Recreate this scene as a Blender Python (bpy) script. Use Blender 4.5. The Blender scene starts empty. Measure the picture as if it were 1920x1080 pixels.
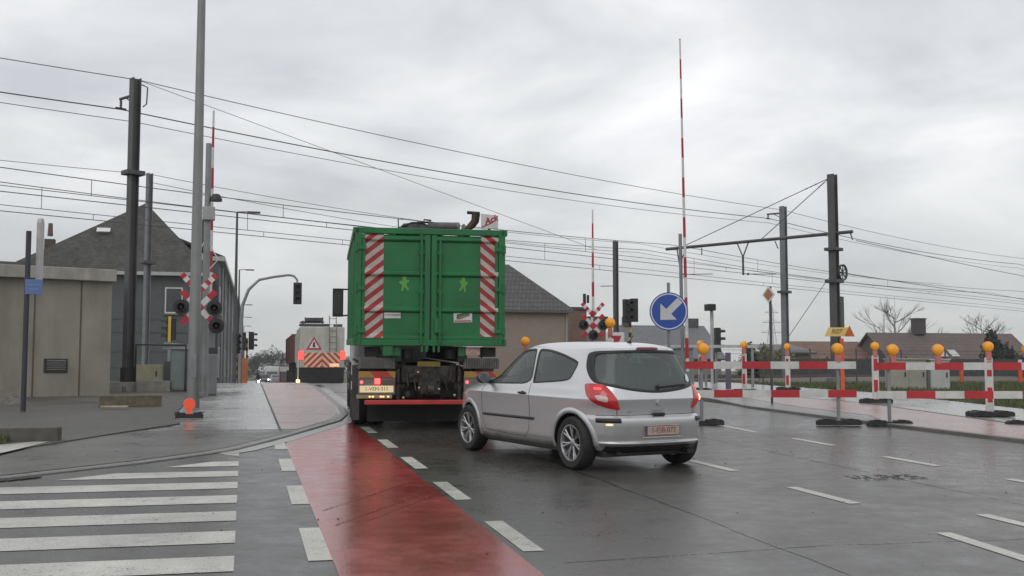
import bpy, bmesh, math, random
import numpy as np
from mathutils import Vector, Matrix, Quaternion
random.seed(7); rng = np.random.default_rng(7)
R = math.radians
scene = bpy.context.scene
scene.cycles.volume_bounces = 2
COL = scene.collection

# ------------------------------------------------------------------ camera
cam_d = bpy.data.cameras.new("camera"); cam = bpy.data.objects.new("camera", cam_d)
COL.objects.link(cam); scene.camera = cam
cam_d.sensor_width = 36; cam_d.lens = 2050/1920*36
cam_d.clip_end = 5000; cam_d.clip_start = 0.05
cam.location = (0, 0, 1.45)
cam.rotation_euler = (R(90)+math.atan(150/2050), 0, -R(13.75))

# ------------------------------------------------------------------ world: overcast sky, broken grey cloud layer over a Nishita sky
world = bpy.data.worlds.new("World"); scene.world = world; world.use_nodes = True
nt = world.node_tree; nt.nodes.clear()
def N(t, **kw):
    n = nt.nodes.new(t)
    for k, v in kw.items(): setattr(n, k, v)
    return n
L = nt.links.new
SUN_EL, SUN_AZ = R(42), R(215)      # azimuth measured clockwise from +Y (behind the camera, left)
out = N('ShaderNodeOutputWorld'); bg = N('ShaderNodeBackground'); bg2 = N('ShaderNodeBackground'); mixs = N('ShaderNodeMixShader')
sky = N('ShaderNodeTexSky', sky_type='NISHITA'); sky.sun_disc = False
sky.sun_elevation = SUN_EL; sky.sun_rotation = SUN_AZ
L(sky.outputs[0], bg.inputs[0]); bg.inputs[1].default_value = 0.07
tc = N('ShaderNodeTexCoord'); sep = N('ShaderNodeSeparateXYZ'); L(tc.outputs['Generated'], sep.inputs[0])
zc = N('ShaderNodeMath', operation='MAXIMUM'); L(sep.outputs[2], zc.inputs[0]); zc.inputs[1].default_value = 0.0
za = N('ShaderNodeMath', operation='ADD'); L(zc.outputs[0], za.inputs[0]); za.inputs[1].default_value = 0.22
dv = N('ShaderNodeVectorMath', operation='SCALE'); iv = N('ShaderNodeMath', operation='DIVIDE'); iv.inputs[0].default_value = 1; L(za.outputs[0], iv.inputs[1])
L(tc.outputs['Generated'], dv.inputs[0]); L(iv.outputs[0], dv.inputs['Scale'])
n1 = N('ShaderNodeTexNoise'); n1.inputs['Scale'].default_value = 1.5; n1.inputs['Detail'].default_value = 6; n1.inputs['Roughness'].default_value = .52; n1.inputs['Distortion'].default_value = .35
L(dv.outputs[0], n1.inputs['Vector'])
rp = N('ShaderNodeValToRGB'); L(n1.outputs[0], rp.inputs[0])
e = rp.color_ramp.elements; e[0].position = .34; e[0].color = (.64, .66, .70, 1); e[1].position = .66; e[1].color = (1.10, 1.11, 1.12, 1)
m = rp.color_ramp.elements.new(.50); m.color = (.86, .875, .905, 1)
hz = N('ShaderNodeMapRange'); L(sep.outputs[2], hz.inputs[0]); hz.inputs[1].default_value = -.02; hz.inputs[2].default_value = .22; hz.inputs[3].default_value = 1; hz.inputs[4].default_value = 0
mx = N('ShaderNodeMixRGB'); L(hz.outputs[0], mx.inputs[0]); L(rp.outputs[0], mx.inputs[1]); mx.inputs[2].default_value = (.565, .58, .575, 1)
L(mx.outputs[0], bg2.inputs[0]); bg2.inputs[1].default_value = 1.0
mixs.inputs[0].default_value = .94
L(bg.outputs[0], mixs.inputs[1]); L(bg2.outputs[0], mixs.inputs[2]); L(mixs.outputs[0], out.inputs[0])

# ------------------------------------------------------------------ sun (overcast: weak and very soft)
sd = bpy.data.lights.new("sun", 'SUN'); sd.energy = 0.6; sd.angle = R(40); sd.color = (1, .97, .93)
so = bpy.data.objects.new("sun", sd); COL.objects.link(so); so.location = (-20, -20, 40)
sdir = Vector((math.sin(SUN_AZ)*math.cos(SUN_EL), math.cos(SUN_AZ)*math.cos(SUN_EL), math.sin(SUN_EL)))
so.rotation_euler = sdir.to_track_quat('Z', 'Y').to_euler()
vs = scene.view_settings; scene.display_settings.display_device = 'sRGB'
vs.view_transform = 'Standard'; vs.look = 'None'; vs.exposure = 0.0; vs.gamma = 1.0; vs.use_curve_mapping = False

# ================================================================== materials
MATS = {}
def newmat(name):
    m = bpy.data.materials.new(name); m.use_nodes = True
    return m, m.node_tree, m.node_tree.nodes['Principled BSDF']
def c4(c): return (c[0], c[1], c[2], 1)
def pm(name, col, rough=.5, metal=0, var=.12, scale=4, bump=0, bscale=40, spec=.5, coat=0, grime=0, gcol=(.06, .055, .045), emit=None, es=0, rvar=.08, rust=0):
    if name in MATS: return MATS[name]
    m, t, b = newmat(name); nd, lk = t.nodes, t.links
    tcn = nd.new('ShaderNodeTexCoord')
    n = nd.new('ShaderNodeTexNoise'); n.inputs['Scale'].default_value = scale; n.inputs['Detail'].default_value = 5; lk.new(tcn.outputs['Object'], n.inputs['Vector'])
    r = nd.new('ShaderNodeValToRGB'); lk.new(n.outputs[0], r.inputs[0])
    r.color_ramp.elements[0].position = .3; r.color_ramp.elements[1].position = .7
    r.color_ramp.elements[0].color = c4([x*(1-var) for x in col]); r.color_ramp.elements[1].color = c4([min(1, x*(1+var)) for x in col])
    last = r.outputs[0]
    if grime:
        g = nd.new('ShaderNodeTexNoise'); g.inputs['Scale'].default_value = scale*.6; g.inputs['Detail'].default_value = 8; g.inputs['Roughness'].default_value = .7
        mp = nd.new('ShaderNodeMapping'); mp.inputs['Scale'].default_value = (1.5, 1.5, .35); lk.new(tcn.outputs['Object'], mp.inputs[0]); lk.new(mp.outputs[0], g.inputs['Vector'])
        mr = nd.new('ShaderNodeMapRange'); lk.new(g.outputs[0], mr.inputs[0]); mr.inputs[1].default_value = .45; mr.inputs[2].default_value = .75; mr.inputs[4].default_value = grime
        mxn = nd.new('ShaderNodeMixRGB'); lk.new(mr.outputs[0], mxn.inputs[0]); lk.new(last, mxn.inputs[1]); mxn.inputs[2].default_value = c4(gcol); last = mxn.outputs[0]
    if rust:       # chips, scratches and rust bleeding down
        rn = nd.new('ShaderNodeTexNoise'); rn.inputs['Scale'].default_value = 7; rn.inputs['Detail'].default_value = 10; rn.inputs['Roughness'].default_value = .72
        rm = nd.new('ShaderNodeMapping'); rm.inputs['Scale'].default_value = (1.3, 1.3, .45); lk.new(tcn.outputs['Object'], rm.inputs[0]); lk.new(rm.outputs[0], rn.inputs['Vector'])
        rg = nd.new('ShaderNodeMapRange'); lk.new(rn.outputs[0], rg.inputs[0]); rg.inputs[1].default_value = .63; rg.inputs[2].default_value = .70; rg.inputs[4].default_value = rust
        rx = nd.new('ShaderNodeMixRGB'); lk.new(rg.outputs[0], rx.inputs[0]); lk.new(last, rx.inputs[1]); rx.inputs[2].default_value = (.075, .055, .03, 1); last = rx.outputs[0]
    lk.new(last, b.inputs['Base Color'])
    rr = nd.new('ShaderNodeMapRange'); lk.new(n.outputs[0], rr.inputs[0]); rr.inputs[3].default_value = max(.02, rough-rvar); rr.inputs[4].default_value = min(1, rough+rvar)
    lk.new(rr.outputs[0], b.inputs['Roughness'])
    b.inputs['Metallic'].default_value = metal; b.inputs['Specular IOR Level'].default_value = spec
    b.inputs['Coat Weight'].default_value = coat; b.inputs['Coat Roughness'].default_value = .06
    if bump:
        bn = nd.new('ShaderNodeTexNoise'); bn.inputs['Scale'].default_value = bscale; bn.inputs['Detail'].default_value = 4; lk.new(tcn.outputs['Object'], bn.inputs['Vector'])
        bp = nd.new('ShaderNodeBump'); bp.inputs['Strength'].default_value = bump; bp.inputs['Distance'].default_value = .02; lk.new(bn.outputs[0], bp.inputs['Height']); lk.new(bp.outputs[0], b.inputs['Normal'])
    if emit: b.inputs['Emission Color'].default_value = c4(emit); b.inputs['Emission Strength'].default_value = es
    MATS[name] = m; return m

def wet(name, col, rlo=.12, rhi=.42, var=.25, speck=.35, bump=.25, pud=.35, spec=.5, tint=None, brick=None, stain=0, worn=0):
    """wet ground: aggregate speckle, broad damp patches that change colour and gloss, fine bump"""
    if name in MATS: return MATS[name]
    m, t, b = newmat(name); nd, lk = t.nodes, t.links
    tcn = nd.new('ShaderNodeTexCoord'); vec = tcn.outputs['Object']
    big = nd.new('ShaderNodeTexNoise'); big.inputs['Scale'].default_value = pud; big.inputs['Detail'].default_value = 6; big.inputs['Roughness'].default_value = .6; lk.new(vec, big.inputs['Vector'])
    fine = nd.new('ShaderNodeTexNoise'); fine.inputs['Scale'].default_value = 70; fine.inputs['Detail'].default_value = 3; lk.new(vec, fine.inputs['Vector'])
    mid = nd.new('ShaderNodeTexNoise'); mid.inputs['Scale'].default_value = 3.5; mid.inputs['Detail'].default_value = 7; mid.inputs['Roughness'].default_value = .65; lk.new(vec, mid.inputs['Vector'])
    r = nd.new('ShaderNodeValToRGB'); lk.new(big.outputs[0], r.inputs[0]); r.color_ramp.elements[0].position = .35; r.color_ramp.elements[1].position = .65
    r.color_ramp.elements[0].color = c4([x*(1-var) for x in col]); r.color_ramp.elements[1].color = c4([x*(1+var) for x in (tint or col)])
    last = r.outputs[0]
    if brick:
        bk = nd.new('ShaderNodeTexBrick'); mp = nd.new('ShaderNodeMapping'); mp.inputs['Rotation'].default_value = (0, 0, brick.get('rot', 0)); lk.new(vec, mp.inputs[0]); lk.new(mp.outputs[0], bk.inputs['Vector'])
        bk.inputs['Scale'].default_value = 1; bk.inputs['Brick Width'].default_value = brick['w']; bk.inputs['Row Height'].default_value = brick['h']; bk.inputs['Mortar Size'].default_value = brick.get('m', .008)
        bk.inputs['Color1'].default_value = (1, 1, 1, 1); bk.inputs['Color2'].default_value = (.82, .82, .82, 1); bk.inputs['Mortar'].default_value = (.45, .45, .45, 1)
        mu = nd.new('ShaderNodeMixRGB'); mu.blend_type = 'MULTIPLY'; mu.inputs[0].default_value = 1; lk.new(last, mu.inputs[1]); lk.new(bk.outputs[0], mu.inputs[2]); last = mu.outputs[0]
    sp = nd.new('ShaderNodeMapRange'); lk.new(fine.outputs[0], sp.inputs[0]); sp.inputs[1].default_value = .3; sp.inputs[2].default_value = .7; sp.inputs[3].default_value = 1-speck; sp.inputs[4].default_value = 1+speck
    mu2 = nd.new('ShaderNodeVectorMath'); mu2.operation = 'SCALE'; lk.new(last, mu2.inputs[0]); lk.new(sp.outputs[0], mu2.inputs['Scale'])
    md = nd.new('ShaderNodeMapRange'); lk.new(mid.outputs[0], md.inputs[0]); md.inputs[1].default_value = .3; md.inputs[2].default_value = .7; md.inputs[3].default_value = .85; md.inputs[4].default_value = 1.15
    mu3 = nd.new('ShaderNodeVectorMath'); mu3.operation = 'SCALE'; lk.new(mu2.outputs[0], mu3.inputs[0]); lk.new(md.outputs[0], mu3.inputs['Scale'])
    lk.new(mu3.outputs[0], b.inputs['Base Color'])
    ad = nd.new('ShaderNodeMath'); ad.operation = 'ADD'; lk.new(big.outputs[0], ad.inputs[0]); lk.new(mid.outputs[0], ad.inputs[1])
    rr = nd.new('ShaderNodeMapRange'); lk.new(ad.outputs[0], rr.inputs[0]); rr.inputs[1].default_value = .75; rr.inputs[2].default_value = 1.25; rr.inputs[3].default_value = rlo; rr.inputs[4].default_value = rhi
    lk.new(rr.outputs[0], b.inputs['Roughness']); b.inputs['Specular IOR Level'].default_value = spec
    bp = nd.new('ShaderNodeBump'); bp.inputs['Strength'].default_value = bump; bp.inputs['Distance'].default_value = .006; lk.new(fine.outputs[0], bp.inputs['Height']); lk.new(bp.outputs[0], b.inputs['Normal'])
    if worn:       # chipped paint: grains of the asphalt below show through
        wn = nd.new('ShaderNodeTexNoise'); wn.inputs['Scale'].default_value = 26; wn.inputs['Detail'].default_value = 8; wn.inputs['Roughness'].default_value = .75; lk.new(vec, wn.inputs['Vector'])
        wa = nd.new('ShaderNodeMath'); wa.operation = 'MULTIPLY_ADD'; lk.new(mid.outputs[0], wa.inputs[0]); wa.inputs[1].default_value = .35; lk.new(wn.outputs[0], wa.inputs[2])
        wr = nd.new('ShaderNodeMapRange'); lk.new(wa.outputs[0], wr.inputs[0]); wr.inputs[1].default_value = worn+.10; wr.inputs[2].default_value = worn+.17; lk.new(wr.outputs[0], b.inputs['Alpha'])
    MATS[name] = m; return m

def stripes(name, axis, period, ca, cb, duty=.5, off=0, rough=.4, emit=0, dirt=.2):
    if name in MATS: return MATS[name]
    m, t, b = newmat(name); nd, lk = t.nodes, t.links
    tcn = nd.new('ShaderNodeTexCoord'); d = nd.new('ShaderNodeVectorMath'); d.operation = 'DOT_PRODUCT'; lk.new(tcn.outputs['Object'], d.inputs[0]); d.inputs[1].default_value = [a/period for a in axis]
    a = nd.new('ShaderNodeMath'); a.operation = 'ADD'; lk.new(d.outputs['Value'], a.inputs[0]); a.inputs[1].default_value = off+100
    f = nd.new('ShaderNodeMath'); f.operation = 'FRACT'; lk.new(a.outputs[0], f.inputs[0])
    g = nd.new('ShaderNodeMath'); g.operation = 'LESS_THAN'; lk.new(f.outputs[0], g.inputs[0]); g.inputs[1].default_value = duty
    mxn = nd.new('ShaderNodeMixRGB'); lk.new(g.outputs[0], mxn.inputs[0]); mxn.inputs[1].default_value = c4(cb); mxn.inputs[2].default_value = c4(ca)
    n = nd.new('ShaderNodeTexNoise'); n.inputs['Scale'].default_value = 9; n.inputs['Detail'].default_value = 6; lk.new(tcn.outputs['Object'], n.inputs['Vector'])
    mr = nd.new('ShaderNodeMapRange'); lk.new(n.outputs[0], mr.inputs[0]); mr.inputs[1].default_value = .3; mr.inputs[2].default_value = .7; mr.inputs[3].default_value = 1-dirt; mr.inputs[4].default_value = 1
    s = nd.new('ShaderNodeVectorMath'); s.operation = 'SCALE'; lk.new(mxn.outputs[0], s.inputs[0]); lk.new(mr.outputs[0], s.inputs['Scale'])
    lk.new(s.outputs[0], b.inputs['Base Color']); b.inputs['Roughness'].default_value = rough
    MATS[name] = m; return m

def brickmat(name, c1, c2, mort, w, h, ms=.01, rough=.8, rot=(0, 0, 0), bump=.3, var=.25):
    if name in MATS: return MATS[name]
    m, t, b = newmat(name); nd, lk = t.nodes, t.links
    tcn = nd.new('ShaderNodeTexCoord'); mp = nd.new('ShaderNodeMapping'); mp.inputs['Rotation'].default_value = rot; lk.new(tcn.outputs['Object'], mp.inputs[0])
    bk = nd.new('ShaderNodeTexBrick'); lk.new(mp.outputs[0], bk.inputs['Vector']); bk.inputs['Scale'].default_value = 1
    bk.inputs['Brick Width'].default_value = w; bk.inputs['Row Height'].default_value = h; bk.inputs['Mortar Size'].default_value = ms; bk.inputs['Bias'].default_value = 0
    bk.inputs['Color1'].default_value = c4(c1); bk.inputs['Color2'].default_value = c4(c2); bk.inputs['Mortar'].default_value = c4(mort)
    n = nd.new('ShaderNodeTexNoise'); n.inputs['Scale'].default_value = 1.6; n.inputs['Detail'].default_value = 9; n.inputs['Roughness'].default_value = .7; lk.new(tcn.outputs['Object'], n.inputs['Vector'])
    mr = nd.new('ShaderNodeMapRange'); lk.new(n.outputs[0], mr.inputs[0]); mr.inputs[1].default_value = .3; mr.inputs[2].default_value = .7; mr.inputs[3].default_value = 1-var; mr.inputs[4].default_value = 1+var
    s = nd.new('ShaderNodeVectorMath'); s.operation = 'SCALE'; lk.new(bk.outputs[0], s.inputs[0]); lk.new(mr.outputs[0], s.inputs['Scale'])
    lk.new(s.outputs[0], b.inputs['Base Color']); b.inputs['Roughness'].default_value = rough
    bp = nd.new('ShaderNodeBump'); bp.inputs['Strength'].default_value = bump; bp.inputs['Distance'].default_value = .02; lk.new(bk.outputs['Fac'], bp.inputs['Height']); bp.invert = True; lk.new(bp.outputs[0], b.inputs['Normal'])
    MATS[name] = m; return m

def glassmat(name, col=(.35, .42, .42), mixf=.45, rough=.04):
    if name in MATS: return MATS[name]
    m, t, b = newmat(name); nd, lk = t.nodes, t.links
    o = [n for n in nd if n.type == 'OUTPUT_MATERIAL'][0]
    tr = nd.new('ShaderNodeBsdfTransparent'); tr.inputs[0].default_value = c4(col)
    b.inputs['Base Color'].default_value = c4([x*.30 for x in col]); b.inputs['Roughness'].default_value = rough; b.inputs['Specular IOR Level'].default_value = .8
    n = nd.new('ShaderNodeTexNoise'); n.inputs['Scale'].default_value = 35; tcn = nd.new('ShaderNodeTexCoord'); lk.new(tcn.outputs['Object'], n.inputs['Vector'])
    mr = nd.new('ShaderNodeMapRange'); lk.new(n.outputs[0], mr.inputs[0]); mr.inputs[3].default_value = rough; mr.inputs[4].default_value = rough+.12; lk.new(mr.outputs[0], b.inputs['Roughness'])
    mi = nd.new('ShaderNodeMixShader'); mi.inputs[0].default_value = mixf; lk.new(b.outputs[0], mi.inputs[1]); lk.new(tr.outputs[0], mi.inputs[2]); lk.new(mi.outputs[0], o.inputs[0])
    MATS[name] = m; return m

# shared
asphalt = wet('wet_asphalt', (.055, .0525, .047), .22, .42, .24, .38, .16, .3, spec=.42)
far_asphalt = asphalt
redlane = wet('red_cycle_surface', (.27, .031, .030), .11, .28, .25, .42, .14, .45, spec=.85)
pinkpath = wet('worn_pink_path', (.33, .195, .18), .2, .42, .2, .25, .25, .5, tint=(.30, .23, .215))
pavers = wet('concrete_pavers', (.32, .315, .30), .12, .36, .25, .18, .15, .45, brick=dict(w=.6, h=.3, m=.008))
kerbmat = wet('kerb_concrete', (.15, .145, .132), .25, .5, .2, .2, .2, .8)
gravelm = wet('fine_grey_gravel', (.085, .081, .070), .5, .8, .3, .75, 1.0, .6)
cobble = wet('cobbles', (.22, .215, .20), .2, .45, .2, .25, .3, .6, brick=dict(w=.2, h=.12, m=.02))
grassm = pm('verge_soil', (.06, .085, .028), .9, 0, .35, 1.2, .6, 20)
ballast = pm('ballast', (.13, .115, .10), .9, 0, .5, 12, 1, 25)
paint = wet('worn_white_paint', (.44, .43, .385), .3, .55, .16, .25, .25, .9, worn=.40)
steel = pm('galvanised_steel', (.24, .25, .26), .45, .35, .15, 3, grime=.35)
dsteel = pm('dark_painted_steel', (.075, .075, .08), .5, .2, .2, 3, grime=.3)
mastm = pm('mast_steel', (.088, .087, .09), .55, .25, .2, 2, grime=.4)
mastc = pm('mast_galvanised', (.19, .195, .21), .5, .3, .2, 2, grime=.4)
wirem = pm('copper_wire', (.10, .10, .105), .6, .4, .1)
black = pm('black_plastic', (.014, .014, .015), .45, 0, .3)
rubber = pm('rubber', (.018, .018, .018), .75, 0, .3, 12, .2, 60)
white = pm('white_paint', (.62, .62, .60), .4, 0, .08, 5, grime=.25)
redp = pm('red_paint', (.42, .02, .025), .4, 0, .12, 5, grime=.2)
orangep = pm('orange_red_paint', (.62, .10, .035), .45, 0, .12, 5)
yellowp = pm('yellow_paint', (.62, .42, .05), .45, 0, .12, 5)
bluep = pm('sign_blue', (.018, .075, .36), .35, 0, .08, 5)
signwhite = pm('sign_white', (.68, .68, .67), .4, 0, .05, 5)
amber = pm('amber_lens', (.80, .34, .015), .22, 0, .12, 30, .3, 90, spec=.6, emit=(1, .35, .02), es=.12)
ambercase = pm('amber_case', (.66, .27, .015), .45, 0, .1, 10)
chrome = pm('chrome', (.6, .6, .6), .15, 1, .05)
# ================================================================== mesh helpers
class MB:
    def __init__(s): s.v = []; s.f = []; s.m = []
    def add(s, vs, fs, mi=0):
        o = len(s.v); s.v += [tuple(v) for v in vs]; s.f += [tuple(i+o for i in f) for f in fs]; s.m += [mi]*len(fs); return s
    def box(s, c, d, rz=0, mi=0, M=None):
        x, y, z = d[0]/2, d[1]/2, d[2]/2
        vs = [Vector(p) for p in ((-x,-y,-z),(x,-y,-z),(x,y,-z),(-x,y,-z),(-x,-y,z),(x,-y,z),(x,y,z),(-x,y,z))]
        T = Matrix.Translation(c) @ (M if M is not None else Matrix.Rotation(rz, 4, 'Z'))
        return s.add([T @ v for v in vs], [(3,2,1,0),(4,5,6,7),(0,1,5,4),(1,2,6,5),(2,3,7,6),(3,0,4,7)], mi)
    def bb(s, lo, hi, mi=0):
        return s.box([(a+b)/2 for a, b in zip(lo, hi)], [abs(b-a) for a, b in zip(lo, hi)], mi=mi)
    def tube(s, pts, r, n=8, mi=0, caps=True):
        pts = [Vector(p) for p in pts]; k = len(pts); rs = r if isinstance(r, (list, tuple)) else [r]*k
        vs = []; prev = None
        for i, p in enumerate(pts):
            d = (pts[min(i+1, k-1)]-pts[max(i-1, 0)]).normalized()
            if prev is None:
                u = d.cross(Vector((0, 0, 1)));
                if u.length < .05: u = d.cross(Vector((1, 0, 0)))
            else: u = prev - d*prev.dot(d)
            u.normalize(); prev = u; w = d.cross(u)
            for j in range(n):
                a = 2*math.pi*j/n; vs.append(p+(u*math.cos(a)+w*math.sin(a))*rs[i])
        fs = [(i*n+j, i*n+(j+1) % n, (i+1)*n+(j+1) % n, (i+1)*n+j) for i in range(k-1) for j in range(n)]
        if caps: fs += [tuple(range(n-1, -1, -1)), tuple((k-1)*n+j for j in range(n))]
        return s.add(vs, fs, mi)
    def lathe(s, prof, M=Matrix(), n=24, mi=0):
        vs = []; rings = []
        for r, h in prof:
            if r < 1e-5: rings.append([len(vs)]); vs.append(M @ Vector((0, 0, h)))
            else:
                rings.append(list(range(len(vs), len(vs)+n)))
                vs += [M @ Vector((r*math.cos(2*math.pi*j/n), r*math.sin(2*math.pi*j/n), h)) for j in range(n)]
        fs = []
        for a, b in zip(rings, rings[1:]):
            if len(a) == 1 and len(b) == 1: continue
            for j in range(n):
                k = (j+1) % n
                if len(a) == 1: fs.append((a[0], b[k], b[j]))
                elif len(b) == 1: fs.append((a[j], a[k], b[0]))
                else: fs.append((a[j], a[k], b[k], b[j]))
        if len(rings[0]) > 1 and prof[0] != prof[-1]: fs.append(tuple(reversed(rings[0])))
        if len(rings[-1]) > 1 and prof[0] != prof[-1]: fs.append(tuple(rings[-1]))
        return s.add(vs, fs, mi)
    def prism(s, poly, depth, M=Matrix(), mi=0):
        n = len(poly)
        vs = [M @ Vector((p[0], p[1], 0)) for p in poly]+[M @ Vector((p[0], p[1], depth)) for p in poly]
        fs = [tuple(range(n-1, -1, -1)), tuple(range(n, 2*n))]+[(i, (i+1) % n, n+(i+1) % n, n+i) for i in range(n)]
        return s.add(vs, fs, mi)
    def sphere(s, c, r, n=14, m=8, mi=0, sc=(1, 1, 1)):
        vs = [(c[0], c[1], c[2]-r*sc[2])]
        for i in range(1, m):
            t = -math.pi/2+math.pi*i/m
            for j in range(n):
                a = 2*math.pi*j/n; vs.append((c[0]+r*sc[0]*math.cos(t)*math.cos(a), c[1]+r*sc[1]*math.cos(t)*math.sin(a), c[2]+r*sc[2]*math.sin(t)))
        vs.append((c[0], c[1], c[2]+r*sc[2])); last = len(vs)-1
        fs = [(0, 1+(j+1) % n, 1+j) for j in range(n)]
        fs += [(1+(i-1)*n+j, 1+(i-1)*n+(j+1) % n, 1+i*n+(j+1) % n, 1+i*n+j) for i in range(1, m-1) for j in range(n)]
        fs += [(1+(m-2)*n+j, 1+(m-2)*n+(j+1) % n, last) for j in range(n)]
        return s.add(vs, fs, mi)
    def build(s, name, mats, parent=None, smooth=None, bevel=0, loc=None):
        me = bpy.data.meshes.new(name); me.from_pydata(s.v, [], s.f); me.validate(); 
        mats = mats if isinstance(mats, (list, tuple)) else [mats]
        for m in mats: me.materials.append(m)
        if len(mats) > 1 and len(me.polygons) == len(s.m): me.polygons.foreach_set('material_index', s.m)
        if smooth is not None:
            me.polygons.foreach_set('use_smooth', [True]*len(me.polygons))
            if smooth < 179: me.set_sharp_from_angle(angle=R(smooth))
        o = bpy.data.objects.new(name, me); COL.objects.link(o)
        if parent is not None: o.parent = parent
        if loc is not None: o.location = loc
        if bevel:
            b = o.modifiers.new('bevel', 'BEVEL'); b.width = bevel; b.segments = 2; b.limit_method = 'ANGLE'; b.angle_limit = R(40)
        return o
def tag(o, label, cat, group=None):
    o['label'] = label; o['category'] = cat
    if group: o['group'] = group
    return o
def struct(o, kind='structure'): o['kind'] = kind; return o
def thing(name, label, cat, loc=(0, 0, 0), rz=0, group=None, slope=False):
    o = bpy.data.objects.new(name, None); COL.objects.link(o); o.empty_display_size = .2; o.location = loc
    q = Quaternion((0, 0, 1), rz)
    if slope: q = Vector((0, 0, 1)).rotation_difference(Vector((0, -SL, 1)).normalized()) @ q
    o.rotation_mode = 'QUATERNION'; o.rotation_quaternion = q
    return tag(o, label, cat, group)
def dup(root, loc=None, rz=None, label=None):
    r = root.copy(); COL.objects.link(r)
    if loc is not None: r.location = loc
    if rz is not None: r.rotation_mode = 'QUATERNION'; r.rotation_quaternion = Quaternion((0, 0, 1), rz)
    if label: r['label'] = label
    for ch in list(root.children):
        c = ch.copy(); COL.objects.link(c); c.parent = r
        for g in list(ch.children):
            d = g.copy(); COL.objects.link(d); d.parent = c
    return r
def text(name, s, size, M, mat, parent=None, depth=.002, shear=0, bold=0):
    cu = bpy.data.curves.new(name, 'FONT'); cu.body = s; cu.size = size; cu.extrude = depth; cu.shear = shear; cu.align_x = 'CENTER'; cu.align_y = 'CENTER'; cu.offset = bold
    tmp = bpy.data.objects.new(name+'_t', cu); COL.objects.link(tmp); bpy.context.view_layer.update()
    me = bpy.data.meshes.new_from_object(tmp.evaluated_get(bpy.context.evaluated_depsgraph_get()))
    bpy.data.objects.remove(tmp); me.transform(M); me.materials.clear(); me.materials.append(mat); me.name = name
    o = bpy.data.objects.new(name, me); COL.objects.link(o)
    if parent is not None: o.parent = parent
    return o
RX = Matrix.Rotation(R(90), 4, 'X')       # local XY drawing -> upright, facing -Y
def T(x, y, z): return Matrix.Translation((x, y, z))

# ================================================================== ground
SL = .022
BR = [(-80, -.44), (-20, -.44), (38.2, .84), (44, .84), (54, .28), (80, -.5), (104, -.9), (900, -.9)]
def gz(y):
    for (a, za_), (b, zb) in zip(BR, BR[1:]):
        if y <= b: return za_+(zb-za_)*max(0, (y-a))/(b-a)
    return BR[-1][1]
def lerp(tab, y):
    if y <= tab[0][0]: return tab[0][1]
    for (a, u), (b, w) in zip(tab, tab[1:]):
        if y <= b: return u+(w-u)*(y-a)/(b-a)
    return tab[-1][1]
def strip(name, mat, y0, y1, xl, xr, off, step=1.0, nx=1, thick=0):
    f = lambda t, y: t(y) if callable(t) else t
    ys = [y0]; y = y0
    while y < y1-1e-6:
        y = min(y1, y+(step if y < 70 else step*8)); ys.append(y)
    for b, _ in BR:
        if y0 < b < y1 and all(abs(b-q) > .05 for q in ys): ys.append(b)
    ys.sort(); v = []; fc = []
    for y in ys:
        a, b = f(xl, y), f(xr, y)
        for k in range(nx+1): v.append((a+(b-a)*k/nx, y, gz(y)+off))
    w = nx+1
    for i in range(len(ys)-1):
        for k in range(nx): fc.append((i*w+k, i*w+k+1, (i+1)*w+k+1, (i+1)*w+k))
    mb = MB().add(v, fc)
    if thick:      # skirts down both edges and the ends
        for side in (0, nx):
            vv = []
            for i, y in enumerate(ys): p = v[i*w+side]; vv += [p, (p[0], p[1], p[2]-thick)]
            mb.add(vv, [(2*i, 2*i+1, 2*i+3, 2*i+2) if side == 0 else (2*i, 2*i+2, 2*i+3, 2*i+1) for i in range(len(ys)-1)])
        for i in (0, len(ys)-1):
            a, b = v[i*w], v[i*w+nx]; mb.add([a, b, (b[0], b[1], b[2]-thick), (a[0], a[1], a[2]-thick)], [(0, 1, 2, 3)])
    return mb.build(name, mat)
def farc(y): return max(0, y-40)*.0147     # beyond the crossing the road bears very slightly right
KL = [(-20, -44), (9, -7.2), (12.5, -2.5), (14, -1.05), (15.3, -.1), (17.2, .62), (19, 1.22), (20.7, 1.78), (22.5, 2.08), (25, 2.22), (36, 2.4), (60, 2.4)]
kerbL = lambda y: lerp(KL, y)+farc(y)
struct(strip('ground', grassm, -80, 900, -700, 700, -.10, 4, 4))
struct(strip('road', asphalt, -60, 500, lambda y: (-60 if y < 12 else kerbL(y)-.6), lambda y: (11.6 if y < 60 else 10.6)+farc(y), 0.0, 1.0, 6))
struct(strip('cycle_lane', redlane, 2.0, 20.9, lambda y: max(.60, kerbL(y)+.28), lambda y: lerp([(0, 1.83), (7, 1.86), (20.9, 1.95)], y), .0035, .5, 3))
# left pavement, its pink cycle path, kerb and gravel forecourt
struct(strip('pavement', pavers, 9, 200, lambda y: -1.2+farc(y)-(40 if y < 19.9 else 0)-(.5 if y > 19 else 0), lambda y: kerbL(y)-.14, .03, .5, 2, .2))
struct(strip('footway', wet('damp_brown_asphalt', (.062, .058, .046), .24, .55, .35, .3, .3, .8, spec=.4, tint=(.085, .082, .074)), 9, 18.6, -40, lambda y: kerbL(y)-.16, .036, .5, 4))
struct(strip('cycle_path', pinkpath, 18.4, 46, .62, lambda y: kerbL(y)-.2, .036, .5, 2))
struct(strip('path_joint', pm('dark_joint', (.03, .03, .03), .6), 18.1, 40, -.56+1.14, .61, .040, .5))
GR = [(14.9, -3.05), (15.2, -3.0), (18.3, -1.78), (19.9, -1.05), (22, -1.3), (60, -1.35)]
struct(strip('forecourt', gravelm, 15.0, 48, -40, lambda y: lerp(GR, y)+farc(y), .055, .5, 2, .1))
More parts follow.
